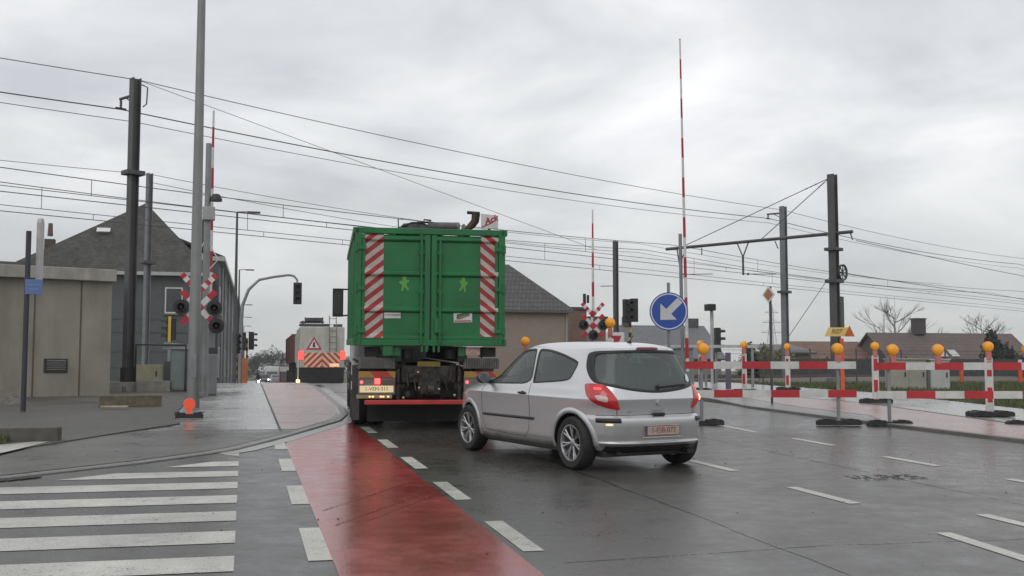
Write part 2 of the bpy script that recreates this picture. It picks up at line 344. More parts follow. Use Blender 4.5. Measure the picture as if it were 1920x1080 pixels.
def curve_sweep(name, mat, xf, y0, y1, prof, step=.4):
    ys = [y0+i*step for i in range(int((y1-y0)/step)+1)]; pts = [Vector((xf(y), y, gz(y))) for y in ys]; mb = MB(); v = []
    for i, p in enumerate(pts):
        d = (pts[min(i+1, len(pts)-1)]-pts[max(i-1, 0)]); d.z = 0; d.normalize(); nrm = Vector((d.y, -d.x, 0))
        for a, h in prof: v.append(p+nrm*a+Vector((0, 0, h)))
    k = len(prof); f = [(i*k+j, (i+1)*k+j, (i+1)*k+j+1, i*k+j+1) for i in range(len(pts)-1) for j in range(k-1)]
    return mb.add(v, f).build(name, mat)
struct(curve_sweep('kerb', kerbmat, kerbL, 9.5, 60, [(-.16, .0), (-.16, .034), (-.02, .026), (0, .014), (.0, -.05)]))
struct(curve_sweep('gutter', wet('gutter_concrete', (.27, .265, .25), .2, .45, .2, .2, .2, .8), kerbL, 15.0, 40, [(.006, .004), (.26, .004)]))
kj = MB()
for k in range(46):
    y = 9.8+k*1.0; x = kerbL(y); d = Vector((kerbL(y+.05)-x, .05)).normalized(); nn = Vector((d.y, -d.x))
    kj.add([(x-nn.x*a-d.x*w, y-nn.y*a-d.y*w, gz(y)+.038) for a, w in ((-.005, -.006), (.165, -.006), (.165, .006), (-.005, .006))], [(0, 1, 2, 3)])
for k in range(10): y = 20+k*2.4; kj.add([(.64, y, gz(y)+.041), (kerbL(y)-.22, y, gz(y)+.041), (kerbL(y)-.22, y+.018, gz(y)+.041), (.64, y+.018, gz(y)+.041)], [(0, 1, 2, 3)])
struct(kj.build('paving_joints', MATS['dark_joint']))
struct(strip('white_kerb_band', paint, 14.55, 16.5, lambda y: lerp([(14.55, -4.4), (16.5, -2.85)], y), lambda y: lerp([(14.55, -3.0), (16.5, -2.62)], y), .062, .4))
# right kerb, cobbled shoulder, pink cycle path, pavement, verge
KR = [(-60, 11.9), (14.5, 11.5), (18, 11.36), (23.6, 11.42), (27, 12.0), (60, 12.4)]
kerbR = lambda y: lerp(KR, y)
PR = [(-60, 13.2), (17.3, 13.66), (24.2, 14.9), (29, 14.6), (46, 14.4)]
GRR = [(-60, 16.6), (18, 16.9), (21.9, 17.25), (29.8, 18.6), (33, 18.3), (46, 17.6)]
struct(strip('shoulder', cobble, 18, 46, lambda y: kerbR(y)+.14, lambda y: kerbR(y)+lerp([(18, .15), (20, 1.0), (46, 1.4)], y), .05, .5))
struct(strip('cycle_path', pinkpath, -60, 46, lambda y: kerbR(y)+(.14 if y < 18 else lerp([(18, .15), (20, 1.0), (46, 1.4)], y)), lambda y: lerp(PR, y), .054, 1, 2))
struct(strip('path_joint', MATS['dark_joint'], -20, 40, lambda y: lerp(PR, y)-.03, lambda y: lerp(PR, y)+.03, .060, .5))
struct(strip('pavement', pavers, -60, 46, lambda y: lerp(PR, y), lambda y: lerp(GRR, y), .054, 1, 2))
struct(curve_sweep('kerb', kerbmat, kerbR, -20, 46, [(0, -.05), (0, .05), (.01, .058), (.14, .058), (.14, 0)]))
# painted markings
mk = MB()
def quadg(mb, pts, off):
    mb.add([(x, y, gz(y)+off) for x, y in pts], [(0, 1, 2, 3)])
for i in range(9):      # zebra stripes run across the view, ending at the left kerb
    y0 = 6.25+i*1.0225; y1 = y0+.52
    xa = kerbL(y0)+.75; xb = kerbL(y1)+.75
    xl0 = max(-11, xa if y0 > 10.2 else -11); xl1 = max(-11, xb if y0 > 10.2 else -11)
    if xl1 > -.3: xl1 = -.3
    n = 6
    for k in range(n):
        f0, f1 = k/n, (k+1)/n
        quadg(mk, [(xl0+(-.04-xl0)*f0, y0), (xl0+(-.04-xl0)*f1, y0), (xl1+(-.04-xl1)*f1, y1), (xl1+(-.04-xl1)*f0, y1)], .004)
struct(mk.build('zebra_crossing', paint))
mk = MB()
for k in range(5):
    y0 = 4.87+2.635*k; y1 = y0+1.33
    quadg(mk, [(.44, y0), (.60, y0), (.60, y1), (.44, y1)], .004)
for k in range(6):
    y0 = 4.93+2.6*k; y1 = y0+1.33
    a = lerp([(0, 1.90), (7, 1.92), (20.9, 2.0)], y0); b = lerp([(0, 1.90), (7, 1.92), (20.9, 2.0)], y1)
    quadg(mk, [(a, y0), (a+.155, y0), (b+.155, y1), (b, y1)], .004)
def dash(p, q, w=.13):
    p = Vector(p); q = Vector(q); d = (q-p).normalized(); nn = Vector((d.y, -d.x))*w/2
    quadg(mk, [tuple(p-nn), tuple(q-nn), tuple(q+nn), tuple(p+nn)], .004)
for p, q in (((5.50, 9.15), (5.49, 10.35)), ((5.20, 6.3), (5.32, 7.6)), ((5.54, 11.8), (5.50, 13.0)), ((5.6, 15), (5.65, 16.2)),
             ((8.38, 14.5), (8.40, 15.75)), ((8.22, 11.8), (8.22, 12.95)), ((8.2, 9.2), (8.19, 10.5)), ((8.38, 16.95), (8.48, 19.4)), ((8.5, 21), (8.6, 23)),
             ((6.2, 7.2), (6.23, 8.35)), ((8.15, 6.4), (8.17, 7.6))):
    dash(p, q)
struct(mk.build('lane_markings', paint))
mk = MB()      # tyre scuffs across the red surface
for p, q, w in (((.72, 8.9), (1.80, 10.75), .016), ((.68, 9.7), (1.72, 11.5), .011), ((.80, 8.75), (1.83, 10.5), .008)):
    p = Vector(p); q = Vector(q); d = (q-p).normalized(); nn = Vector((d.y, -d.x))*w
    quadg(mk, [tuple(p-nn), tuple(q-nn), tuple(q+nn), tuple(p+nn)], .007)
struct(mk.build('tyre_scuffs', wet('scuffed_red', (.21, .022, .021), .16, .36, .3, .4, .2, 2, worn=.52)))
mk = MB()      # sealed joints and a patch in the asphalt
def seam(pts, w):
    fine = []
    for a_, b_ in zip(pts, pts[1:]):
        n_ = max(2, int(math.hypot(b_[0]-a_[0], b_[1]-a_[1])/.35)); fine += [(a_[0]+(b_[0]-a_[0])*k/n_+random.uniform(-.018, .018), a_[1]+(b_[1]-a_[1])*k/n_+random.uniform(-.018, .018)) for k in range(n_)]
    pts = fine+[pts[-1]]
    for a_, b_ in zip(pts, pts[1:]):
        p = Vector(a_); q = Vector(b_); d = (q-p).normalized(); nn = Vector((d.y, -d.x))*w
        quadg(mk, [tuple(p-nn), tuple(q-nn), tuple(q+nn), tuple(p+nn)], .003)
seam([(3.75, -2), (3.72, 4), (3.78, 8), (3.74, 12), (3.8, 18), (3.9, 26)], .012); seam([(7.0, 1), (7.06, 5), (7.0, 9), (7.04, 14), (7.1, 22)], .010)
seam([(2.1, 7.1), (4.2, 7.3), (6.6, 7.2), (9, 7.35), (11.3, 7.3)], .008)
struct(mk.build('asphalt_joints', wet('bitumen_joint', (.030, .029, .028), .15, .35, .3, .3, .2, 2, worn=.49)))
# rails and ballast across the view; tracks lie along TD, offsets measured from mast line
C0 = Vector((24.86, 42.67)); TD = Vector((.853, .522)); TN = Vector((-.522, .853))
def tp(s, o, z): p = C0+TD*s+TN*o; return (p.x, p.y, z)
def bal(s0, s1, name):
    mb = MB(); v = []; ss = [s0, s1]
    for s in ss:
        for o, z in ((1.5, .55), (3.0, .93), (15.5, .93), (17, .5)): v.append(tp(s, o, z))
    mb.add(v, [(j, 4+j, 5+j, 1+j) for j in range(3)]+[(0, 1, 2, 3), (7, 6, 5, 4)])
    struct(mb.build(name, ballast))
bal(-2.0, 300, 'ballast'); bal(-300, -33.5, 'ballast')
rails = MB()
for o in (8.2-.75, 8.2+.75, 11.6-.75, 11.6+.75):
    for s0, s1 in ((-300, -33.5), (-2, 300)):
        d = Matrix.Rotation(math.atan2(TD.y, TD.x), 4, 'Z'); a, b = tp(s0, o, 1.0), tp(s1, o, 1.0)
        rails.box([(a[i]+b[i])/2 for i in range(3)], (s1-s0, .07, .15), M=d)
struct(rails.build('rails', pm('rail_steel', (.12, .09, .075), .5, .5)))
struct(strip('level_crossing', wet('crossing_panels', (.10, .098, .095), .25, .5, brick=dict(w=1.8, h=.6, m=.02)), 33, 50, lambda y: -1.2+farc(y), 13, .004, 1, 4))

# ================================================================== silver hatchback (local x forward from the rear axle, y left, z up)
def pchip(xs, ys):
    xs = np.array(xs, float); ys = np.array(ys, float); h = np.diff(xs); d = np.diff(ys)/h; m = np.zeros(len(xs))
    m[0] = d[0]; m[-1] = d[-1]
    for i in range(1, len(xs)-1):
        if d[i-1]*d[i] > 0:
            w1 = 2*h[i]+h[i-1]; w2 = h[i]+2*h[i-1]; m[i] = (w1+w2)/(w1/d[i-1]+w2/d[i])
    def f(x):
        x = min(max(x, xs[0]), xs[-1]); i = min(len(xs)-2, max(0, int(np.searchsorted(xs, x)-1))); t = (x-xs[i])/h[i]
        return ((1+2*t)*(1-t)**2)*ys[i]+t*(1-t)**2*h[i]*m[i]+t*t*(3-2*t)*ys[i+1]+t*t*(t-1)*h[i]*m[i+1]
    return f
#        z     xr     xf    w     nr   nf
CT = [(.195, -.47, 3.14, .74, 4.5, 3.6), (.24, -.56, 3.24, .80, 4.5, 3.6), (.31, -.632, 3.31, .832, 4.5, 3.5), (.335, -.66, 3.33, .838, 4.5, 3.5), (.35, -.635, 3.34, .842, 4.5, 3.5), (.45, -.645, 3.36, .846, 4.6, 3.7),
      (.56, -.655, 3.37, .849, 4.6, 3.7), (.60, -.652, 3.365, .850, 4.6, 3.7), (.625, -.628, 3.36, .851, 4.6, 3.7), (.645, -.575, 3.35, .852, 4.6, 3.7), (.72, -.580, 3.34, .857, 4.6, 3.7), (.815, -.592, 3.25, .868, 4.7, 3.8),
      (.832, -.594, 3.22, .869, 4.7, 3.8), (.846, -.588, 3.18, .860, 4.7, 3.8), (.93, -.557, 2.80, .826, 4.8, 3.6), (.98, -.540, 2.46, .802, 4.8, 3.3), (1.03, -.525, 2.24, .783, 4.8, 3.3),
      (1.12, -.490, 2.08, .752, 4.6, 3.3), (1.22, -.447, 1.90, .717, 4.4, 3.3), (1.30, -.410, 1.75, .688, 4.3, 3.2), (1.36, -.385, 1.62, .660, 4.2, 3.2), (1.395, -.375, 1.52, .632, 4.2, 3.1), (1.41, -.365, 1.47, .615, 4.2, 3.1),
      (1.43, -.325, 1.41, .572, 4.0, 3.0), (1.455, -.235, 1.30, .49, 3.6, 2.8), (1.473, -.10, 1.17, .385, 3.2, 2.6), (1.486, .14, 1.0, .24, 2.6, 2.4), (1.493, .50, .62, .03, 2, 2)]
_cz = [r[0] for r in CT]; _cf = [pchip(_cz, [r[i] for r in CT]) for i in range(1, 6)]
_cc = {}
def csl(z):
    k = round(z, 5)
    if k not in _cc: _cc[k] = [f(z) for f in _cf]
    return _cc[k]
XC = 1.15
def cpt(z, th):
    """point of the body slice at height z; th = 0 at the front centre, pi at the rear centre"""
    xr, xf, w, nr, nf = csl(z); c, s_ = math.cos(th), math.sin(th); xc = min(max(XC, xr+.05), xf-.05)
    n = nf if c >= 0 else nr; ax = (xf-xc) if c >= 0 else (xc-xr)
    return Vector((xc+math.copysign(ax*abs(c)**(2/n), c), math.copysign(w*abs(s_)**(2/n), s_), z))
def cside(x, z, sg=1):
    xr, xf, w, nr, nf = csl(z); xc = min(max(XC, xr+.05), xf-.05); n, ax = (nf, xf-xc) if x > xc else (nr, xc-xr)
    u = min(.9999, abs(x-xc)/ax); return Vector((x, sg*w*(1-u**n)**(1/n), z))
def crear(y, z):
    xr, xf, w, nr, nf = csl(z); xc = max(XC, xr+.05); u = min(.9999, abs(y)/w); return Vector((xc-(xc-xr)*(1-u**nr)**(1/nr), y, z))
def cfront(y, z):
    xr, xf, w, nr, nf = csl(z); xc = min(XC, xf-.05); u = min(.9999, abs(y)/w); return Vector((xc+(xf-xc)*(1-u**nf)**(1/nf), y, z))
def carc(s, z):
    """point at arc length s from the rear centre line along the slice (positive = left)"""
    sg = 1 if s >= 0 else -1; s = abs(s); prev = cpt(z, math.pi); acc = 0
    for k in range(1, 130):
        th = math.pi-(math.pi/2)*(k/130)**1.5; p = cpt(z, th); d = (p-prev).length
        if acc+d >= s: q = prev.lerp(p, (s-acc)/max(d, 1e-9)); return Vector((q.x, sg*q.y, q.z))
        acc += d; prev = p
    return Vector((prev.x, sg*prev.y, prev.z))
def onorm(fn, a, b, ref):
    h = .004; du = fn(a+h, b)-fn(a-h, b); dv_ = fn(a, b+h)-fn(a, b-h); n = du.cross(dv_).normalized()
    return n if n.dot(ref) > 0 else -n
CC = Vector((1.2, 0, .75))
def smooth_poly(poly, n=64, k=2):
    P = [Vector(p) for p in poly]
    for _ in range(k): P = [q for i in range(len(P)) for q in (P[i].lerp(P[(i+1) % len(P)], .22), P[i].lerp(P[(i+1) % len(P)], .78))]
    Ls = [(P[(i+1) % len(P)]-P[i]).length for i in range(len(P))]; tot = sum(Ls); o = []; i = 0; acc = 0
    for j in range(n):
        t = tot*j/n
        while acc+Ls[i] < t: acc += Ls[i]; i += 1
        o.append(P[i].lerp(P[(i+1) % len(P)], (t-acc)/max(Ls[i], 1e-9)))
    return o
def patch(fn, poly, off=.003, bulge=0, rings=7, scale=1.0):
    c = sum(poly, Vector((0, 0)))/len(poly); v = []; f = []; n = len(poly)
    def put(p, o):
        q = fn(p.x, p.y); return q+onorm(fn, p.x, p.y, q-CC)*o
    v.append(put(c, off+bulge))
    for k in range(1, rings+1):
        t = k/rings*scale
        for p in poly: v.append(put(c.lerp(p, t), off+bulge*(1-(k/rings)**2)))
    f += [(0, 1+j, 1+(j+1) % n) for j in range(n)]
    f += [(1+(k-1)*n+j, 1+k*n+j, 1+k*n+(j+1) % n, 1+(k-1)*n+(j+1) % n) for k in range(1, rings) for j in range(n)]
    return v, f
def band(fn, poly, win, wout, off=.006, closed=True):
    n = len(poly); v = []; 
    for i in range(n):
        a = poly[(i-1) % n] if closed or i > 0 else poly[i]; b = poly[(i+1) % n] if closed or i < n-1 else poly[i]
        d = (b-a).normalized(); nn = Vector((d.y, -d.x))
        for w, o in ((wout, off*.2), (wout*.5, off), (win*.5, off), (win, off*.2)):
            p = poly[i]+nn*w; q = fn(p.x, p.y); v.append(q+onorm(fn, p.x, p.y, q-CC)*o)
    m_ = n if closed else n-1
    return v, [(4*i+k, 4*((i+1) % n)+k, 4*((i+1) % n)+k+1, 4*i+k+1) for i in range(m_) for k in range(3)]
def inpoly(px, py, poly):
    r = False; n = len(poly); j = n-1
    for i in range(n):
        a, b = poly[i], poly[j]
        if (a.y > py) != (b.y > py) and px < (b.x-a.x)*(py-a.y)/(b.y-a.y)+a.x: r = not r
        j = i
    return r
def ccw(p):
    A_ = sum(p[i].x*p[(i+1) % len(p)].y-p[(i+1) % len(p)].x*p[i].y for i in range(len(p))); return p if A_ > 0 else p[::-1]
door_w = ccw(smooth_poly([(2.19, .945), (1.88, 1.13), (1.58, 1.305), (1.38, 1.372), (1.16, 1.395), (1.05, 1.39), (1.00, 1.2), (.945, .975), (1.5, .955)], 80))
quar_w = ccw(smooth_poly([(.895, .985), (.90, 1.0), (.94, 1.2), (.98, 1.385), (.975, 1.395), (.72, 1.383), (.42, 1.338), (.19, 1.283), (.10, 1.255), (.07, 1.24), (.065, 1.22), (.085, 1.15), (.11, 1.075), (.125, 1.052), (.16, 1.04), (.3, 1.02), (.6, 1.0), (.88, .982)], 80))
rear_w = ccw(smooth_poly([(0, .905), (.35, .935), (.655, 1.0), (.69, 1.03), (.67, 1.15), (.625, 1.28), (.59, 1.355), (.54, 1.372), (.3, 1.38), (0, 1.382), (-.3, 1.38), (-.54, 1.372), (-.59, 1.355), (-.625, 1.28), (-.67, 1.15), (-.69, 1.03), (-.655, 1.0), (-.35, .935)], 96))
wind_w = ccw(smooth_poly([(0, 1.0), (.6, 1.0), (.66, 1.05), (.60, 1.25), (.53, 1.36), (.3, 1.38), (0, 1.385), (-.3, 1.38), (-.53, 1.36), (-.60, 1.25), (-.66, 1.05), (-.6, 1.0)], 72))
silver, t_, b_ = newmat('silver_car_paint')
def _silver():
    nd, lk = t_.nodes, t_.links
    tcn = nd.new('ShaderNodeTexCoord'); n = nd.new('ShaderNodeTexNoise'); n.inputs['Scale'].default_value = 2.2; n.inputs['Detail'].default_value = 8; n.inputs['Roughness'].default_value = .7; lk.new(tcn.outputs['Object'], n.inputs['Vector'])
    sx = nd.new('ShaderNodeSeparateXYZ'); lk.new(tcn.outputs['Object'], sx.inputs[0])
    # road dirt thrown up round sills and bumper
    mr = nd.new('ShaderNodeMapRange'); lk.new(sx.outputs[2], mr.inputs[0]); mr.inputs[1].default_value = .75; mr.inputs[2].default_value = .2; mr.inputs[3].default_value = 0; mr.inputs[4].default_value = .75
    ml = nd.new('ShaderNodeMath'); ml.operation = 'MULTIPLY'; lk.new(mr.outputs[0], ml.inputs[0]); lk.new(n.outputs[0], ml.inputs[1])
    mxn = nd.new('ShaderNodeMixRGB'); lk.new(ml.outputs[0], mxn.inputs[0]); mxn.inputs[1].default_value = (.60, .605, .615, 1); mxn.inputs[2].default_value = (.20, .17, .14, 1)
    lk.new(mxn.outputs[0], b_.inputs['Base Color']); b_.inputs['Metallic'].default_value = .72
    r = nd.new('ShaderNodeMapRange'); lk.new(ml.outputs[0], r.inputs[0]); r.inputs[3].default_value = .28; r.inputs[4].default_value = .6; lk.new(r.outputs[0], b_.inputs['Roughness'])
    b_.inputs['Coat Weight'].default_value = .6; b_.inputs['Coat Roughness'].default_value = .06
    # beads of rain
    d = nd.new('ShaderNodeTexNoise'); d.inputs['Scale'].default_value = 120; lk.new(tcn.outputs['Object'], d.inputs['Vector']); bp = nd.new('ShaderNodeBump'); bp.inputs['Strength'].default_value = .03; bp.inputs['Distance'].default_value = .003; lk.new(d.outputs[0], bp.inputs['Height']); lk.new(bp.outputs[0], b_.inputs['Normal'])
_silver()
carglass = glassmat('wet_sky_grey_glass', (.62, .72, .70), .55, .06)  # milky grey-green in the base colour stands in for sky reflected in the panes
redlens = pm('red_lens', (.46, .010, .016), .10, 0, .15, 30, .12, 60, spec=.7, coat=.6, emit=(1, .02, .02), es=.04)
redglow = pm('lit_red_lamp', (.8, .05, .05), .2, emit=(1, .08, .08), es=1.0)
clearlens = pm('clear_lens', (.55, .42, .38), .15, 0, .1, spec=.7)
amberglow = pm('lit_amber_lamp', (.9, .5, .2), .2, emit=(1, .55, .25), es=2.2)
trimgrey = pm('cabin_trim', (.085, .088, .09), .8, 0, .25, 8)
alloy = pm('alloy_rim', (.42, .42, .43), .3, .8, .12, 8, grime=.3)
diskm = pm('wheel_dark', (.03, .03, .03), .6, .3)
WB = 2.60
def make_wheel(parent, x, y, side, r=.312, w=.20):
    MW = T(x, y, r) @ Matrix.Rotation(R(-90)*side, 4, 'X')          # local z points outward
    h = w/2
    tyre = MB().lathe([(.205, -h+.01), (.235, -h), (r-.03, -h), (r-.008, -h+.02), (r, -h+.045), (r, h-.045), (r-.008, h-.02), (r-.03, h), (.235, h), (.212, h-.008), (.205, h-.03), (.205, -h+.01)], MW, 40)
    root = tyre.build('wheel', rubber, parent, 40)
    rim = MB().lathe([(.206, -h+.02), (.206, h-.02), (.212, h-.004), (.200, h-.004), (.188, h-.03), (.185, -h+.02), (.206, -h+.02)], MW, 40)
    for k in range(7):
        for o in (-.11, .11):
            a = 2*math.pi*k/7+.2; p = lambda rr, aa, z: MW @ Vector((rr*math.cos(aa), rr*math.sin(aa), z))
            rim.tube([p(.035, a, h-.045), p(.11, a+o*.7, h-.03), p(.195, a+o*1.3, h-.022)], [.016, .012, .012], 6)
    rim.lathe([(.05, h-.07), (.05, h-.035), (.03, h-.022), (0, h-.022)], MW, 16)
    rim.build('rim', alloy, root, 40)
    MB().lathe([(.186, h-.11), (.10, h-.10), (0, h-.10)], MW, 24).build('brake_disc', diskm, root, 40)
    return root
def make_hatchback():
    root = thing('hatchback', 'wet silver three-door hatchback with its red tail lamps lit turning left', 'car', (4.505, 12.53, gz(12.53)), R(106.0), slope=True)
    zs = list(np.linspace(.195, 1.36, 140))+list(np.linspace(1.368, 1.43, 12))+list(np.linspace(1.435, 1.493, 16))
    # equal arc-length samples round a mid slice fix the angles used for every slice
    th = np.linspace(0, 2*math.pi, 4001); P = np.array([cpt(.8, t)[:2] for t in th]); ln = np.concatenate([[0], np.cumsum(np.linalg.norm(np.diff(P, axis=0), axis=1))])
    NT = 640; ths = np.interp(np.linspace(0, ln[-1], NT+1)[:-1], ln, th)
    v = [cpt(z, t) for z in zs for t in ths]; f = []; AR = .352
    for i in range(len(zs)-1):
        for j in range(NT):
            q = (i*NT+j, i*NT+(j+1) % NT, (i+1)*NT+(j+1) % NT, (i+1)*NT+j); c = (v[q[0]]+v[q[1]]+v[q[2]]+v[q[3]])/4
            hw = csl(c.z)[2]
            if abs(c.y) > .5*hw and (inpoly(c.x, c.z, door_w) or inpoly(c.x, c.z, quar_w)): continue
            if c.x < .2 and inpoly(c.y, c.z, rear_w) : continue
            if c.x > 1.2 and inpoly(c.y, c.z, wind_w): continue
            if abs(c.y) > .55 and (math.hypot(c.x, c.z-.315) < AR or math.hypot(c.x-WB, c.z-.315) < AR): continue
            f.append(q)
    f.append(tuple((len(zs)-1)*NT+j for j in range(NT)))
    body = MB().add(v, f).build('body', silver, root, 180)
    # underbody, wheel wells, cabin
    ub = MB().bb((-.42, -.66, .17), (3.05, .66, .24)); ub.bb((-.5, -.52, .20), (-.2, .52, .30))
    ub.tube([(-.62, -.42, .22), (-.2, -.42, .22)], .025)
    for x in (0, WB):
        for sg in (1, -1):
            a = [R(-12)+R(204)*k/16 for k in range(17)]; vv = []
            for t in a: vv += [(x+.36*math.cos(t), sg*.55, .315+.36*math.sin(t)), (x+.36*math.cos(t), sg*(abs(cside(x+.36*math.cos(t), max(.2, .315+.36*math.sin(t))).y)-.012), .315+.36*math.sin(t))]
            ub.add(vv, [(2*i, 2*i+1, 2*i+3, 2*i+2) for i in range(16)])
            vv = [(x, sg*.55, .315)]+[(x+.36*math.cos(t), sg*.55, .315+.36*math.sin(t)) for t in a]; ub.add(vv, [(0, i, i+1) for i in range(1, 17)])
    ub.build('underbody', black, root)
    cab = MB().bb((-.35, -.62, .60), (2.3, .62, .64))
    for y in (-.37, .37):
        cab.box((1.22, y, .74), (.5, .48, .24)); cab.box((.98, y, 1.0), (.14, .46, .58), M=Matrix.Rotation(R(-12), 4, 'Y')); cab.box((.90, y, 1.34), (.09, .25, .16), M=Matrix.Rotation(R(-12), 4, 'Y'))
    cab.box((.30, 0, .74), (.5, 1.15, .2)); cab.box((.05, 0, .98), (.14, 1.15, .48), M=Matrix.Rotation(R(-14), 4, 'Y'))
    for y in (-.36, .36): cab.box((-.03, y, 1.22), (.08, .24, .12))
    cab.bb((-.42, -.6, .9), (-.05, .6, .92)); cab.box((2.15, 0, .92), (.4, 1.3, .16)); cab.lathe([(.17, 0), (.19, 0), (.19, .03), (.17, .03)], T(1.72, .37, .98) @ Matrix.Rotation(R(65), 4, 'Y'), 20)
    cab.build('cabin', trimgrey, root, None, .03)
    for sg in (1, -1):
        fn = lambda x, z, s=sg: cside(x, z, s)
        for nm, pl in (('door_window', door_w), ('quarter_window', quar_w)):
            g = MB().add(*patch(fn, pl, -.006)).build(nm, carglass, root, 180)
            MB().add(*band(fn, pl, -.014, .009, .006)).build('window_seal', black, g, 60)
        # arch lips
        for x in (0, WB):
            arc = [Vector((x+AR*math.cos(t), .315+AR*math.sin(t))) for t in [R(-9)+R(198)*k/40 for k in range(41)]]
            MB().add(*band(fn, arc, -.012, .055, .016, False)).build('arch_lip', silver, root, 80)
        # shut lines of the door, sill, rubbing strip, handle
        cut = [Vector(p) for p in ((2.12, .955), (2.16, .82), (2.165, .62), (2.13, .42), (2.05, .335), (1.5, .318), (1.0, .318), (.93, .40), (.90, .60), (.90, .80), (.93, .975))]
        cut = [cut[i].lerp(cut[i+1], k/6) for i in range(len(cut)-1) for k in range(6)]+[cut[-1]]
        d = MB().add(*band(fn, cut, -.004, .004, .0022, False)).build('door_seam', black, root)
        MB().add(*band(fn, [Vector((x_, .545-.008*(x_-.85))) for x_ in np.linspace(.80, 2.12, 24)], -.018, .018, .014, False)).build('rubbing_strip', black, root, 60)
        MB().add(*band(fn, [Vector((x_, .262)) for x_ in np.linspace(.42, 2.2, 40)], -.035, .03, .010, False)).build('sill', pm('dirty_sill', (.16, .15, .14), .5, .4, .3, 4), root, 60)
        hp = cside(1.06, .848, sg); hb = MB(); hb.tube([hp+Vector((.085, -.01*sg, 0)), hp+Vector((.05, .03*sg, .004)), hp+Vector((-.05, .03*sg, .004)), hp+Vector((-.085, -.01*sg, 0))], [.012, .014, .014, .012], 8); hb.sphere(hp+Vector((0, .0, .0)), .04, sc=(1.2, .25, .7)); hb.build('door_handle', black, root, 60)
        # mirror
        mp = Vector((2.02, sg*.90, 1.01)); mm = MB(); mm.sphere(mp, .12, 16, 10, sc=(.55, .85, .62)); mm.tube([(2.05, sg*.74, .965), (2.02, sg*.84, .975)], [.04, .035], 8)
        mo = mm.build('door_mirror', pm('mirror_shell', (.05, .052, .055), .35, 0, .1), root, 60)
        MB().prism([(.088*math.cos(t)*1.0, .058*math.sin(t)) for t in np.linspace(0, 2*math.pi, 20, False)], .004, T(1.955, sg*.905, 1.01) @ Matrix.Rotation(R(-90), 4, 'Y') @ Matrix.Rotation(R(90), 4, 'Z')).build('mirror_glass', chrome, mo)
        # tail lamp wraps the corner
        tl = ccw(smooth_poly([(0.51, 0.715), (0.52, 0.735), (0.555, 0.835), (0.595, 0.915), (0.645, 0.98), (0.675, 1.0), (0.705, 1.007), (0.895, 1.007), (0.93, 0.995), (0.935, 0.965), (0.93, 0.875), (0.905, 0.835), (0.815, 0.78), (0.635, 0.725), (0.535, 0.71)], 56))
        if sg < 0: tl = ccw([Vector((-p.x, p.y)) for p in tl])
        lamp = MB().add(*patch(carc, tl, .004, .028)).build('tail_lamp', redlens, root, 180)
        in1 = ccw(smooth_poly([(sg*.655, .80), (sg*.76, .82), (sg*.82, .85), (sg*.77, .872), (sg*.66, .85)], 24))
        MB().add(*patch(carc, in1, .033, .003, 3)).build('indicator_lens', clearlens if sg > 0 else amberglow, lamp, 180)
        in2 = ccw(smooth_poly([(sg*.70, .925), (sg*.80, .925), (sg*.80, .955), (sg*.70, .955)], 20))
        MB().add(*patch(carc, in2, .031, .003, 3)).build('brake_bulb', redglow, lamp, 180)
        MB().add(*band(carc, [Vector((sg*s_, .592)) for s_ in np.linspace(.54, .84, 18)], -.026, .026, .014, False)).build('bumper_strip', black, root, 60)
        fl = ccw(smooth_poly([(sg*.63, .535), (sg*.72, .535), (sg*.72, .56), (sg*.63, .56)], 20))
        if sg > 0: MB().add(*patch(carc, fl, .006, .004, 3)).build('glowing_reflector', pm('warm_reflector', (.8, .6, .35), .2, emit=(1, .7, .4), es=.8), root, 180)  # amber reflector rather than a lamp; its glow is put in as emission
    g = MB().add(*patch(crear, rear_w, -.006)).build('rear_window', carglass, root, 180)
    MB().add(*band(crear, rear_w, -.020, .012, .006)).build('window_seal', black, g, 60)
    st = ccw(smooth_poly([(-.56, 1.02), (-.47, 1.02), (-.50, 1.10), (-.57, 1.11)], 20)); MB().add(*patch(crear, st, .004, 0, 3)).build('window_sticker', signwhite, g)
    g2 = MB().add(*patch(cfront, wind_w, -.006)).build('windscreen', carglass, root, 180); MB().add(*band(cfront, wind_w, -.03, .012, .006)).build('window_seal', black, g2, 60)
    bl = ccw(smooth_poly([(-.16, 1.392), (.16, 1.392), (.16, 1.418), (-.16, 1.418)], 28, 1)); MB().add(*patch(crear, bl, .012, .004, 3)).build('high_brake_lamp', pm('dark_red_lens', (.14, .012, .02), .2, spec=.6), root, 60)
    # tailgate: shut line over the bumper, handle recess, emblem and lettering
    MB().add(*band(carc, [Vector((s_, .648)) for s_ in np.linspace(-.80, .80, 60)], -.006, .006, .002, False)).build('tailgate_seam', black, root)
    for sg in (1, -1): MB().add(*band(carc, [Vector((sg*p[0], p[1])) for p in ((.545, .65), (.55, .70), (.575, .80), (.61, .88), (.665, .95), (.70, .985))], -.004, .004, .0022, False)).build('tailgate_seam', black, root)
    MB().box((-.60, 0, .655), (.03, .16, .035)).build('boot_handle', black, root, None, .008)
    e = crear(0, .785); MR = T(e.x-.004, 0, .785) @ Matrix.Rotation(R(-90), 4, 'Z') @ RX
    em = MB(); em.prism([(0, .042), (.030, 0), (0, -.042), (-.030, 0)], .008, MR); em.build('emblem', chrome, root, None, .002)
    text('badge_lettering', 'RENAULT', .032, T(e.x-.003, 0, .70) @ Matrix.Rotation(R(-90), 4, 'Z') @ RX, chrome, root)
    e2 = crear(.40, .69); text('model_lettering', 'CLIO', .030, T(e2.x-.005, .40, .69) @ Matrix.Rotation(R(-94), 4, 'Z') @ RX, chrome, root)
    # number plate
    pp = crear(0, .475); MP = T(pp.x-.002, 0, .475) @ Matrix.Rotation(R(-90), 4, 'Z') @ RX
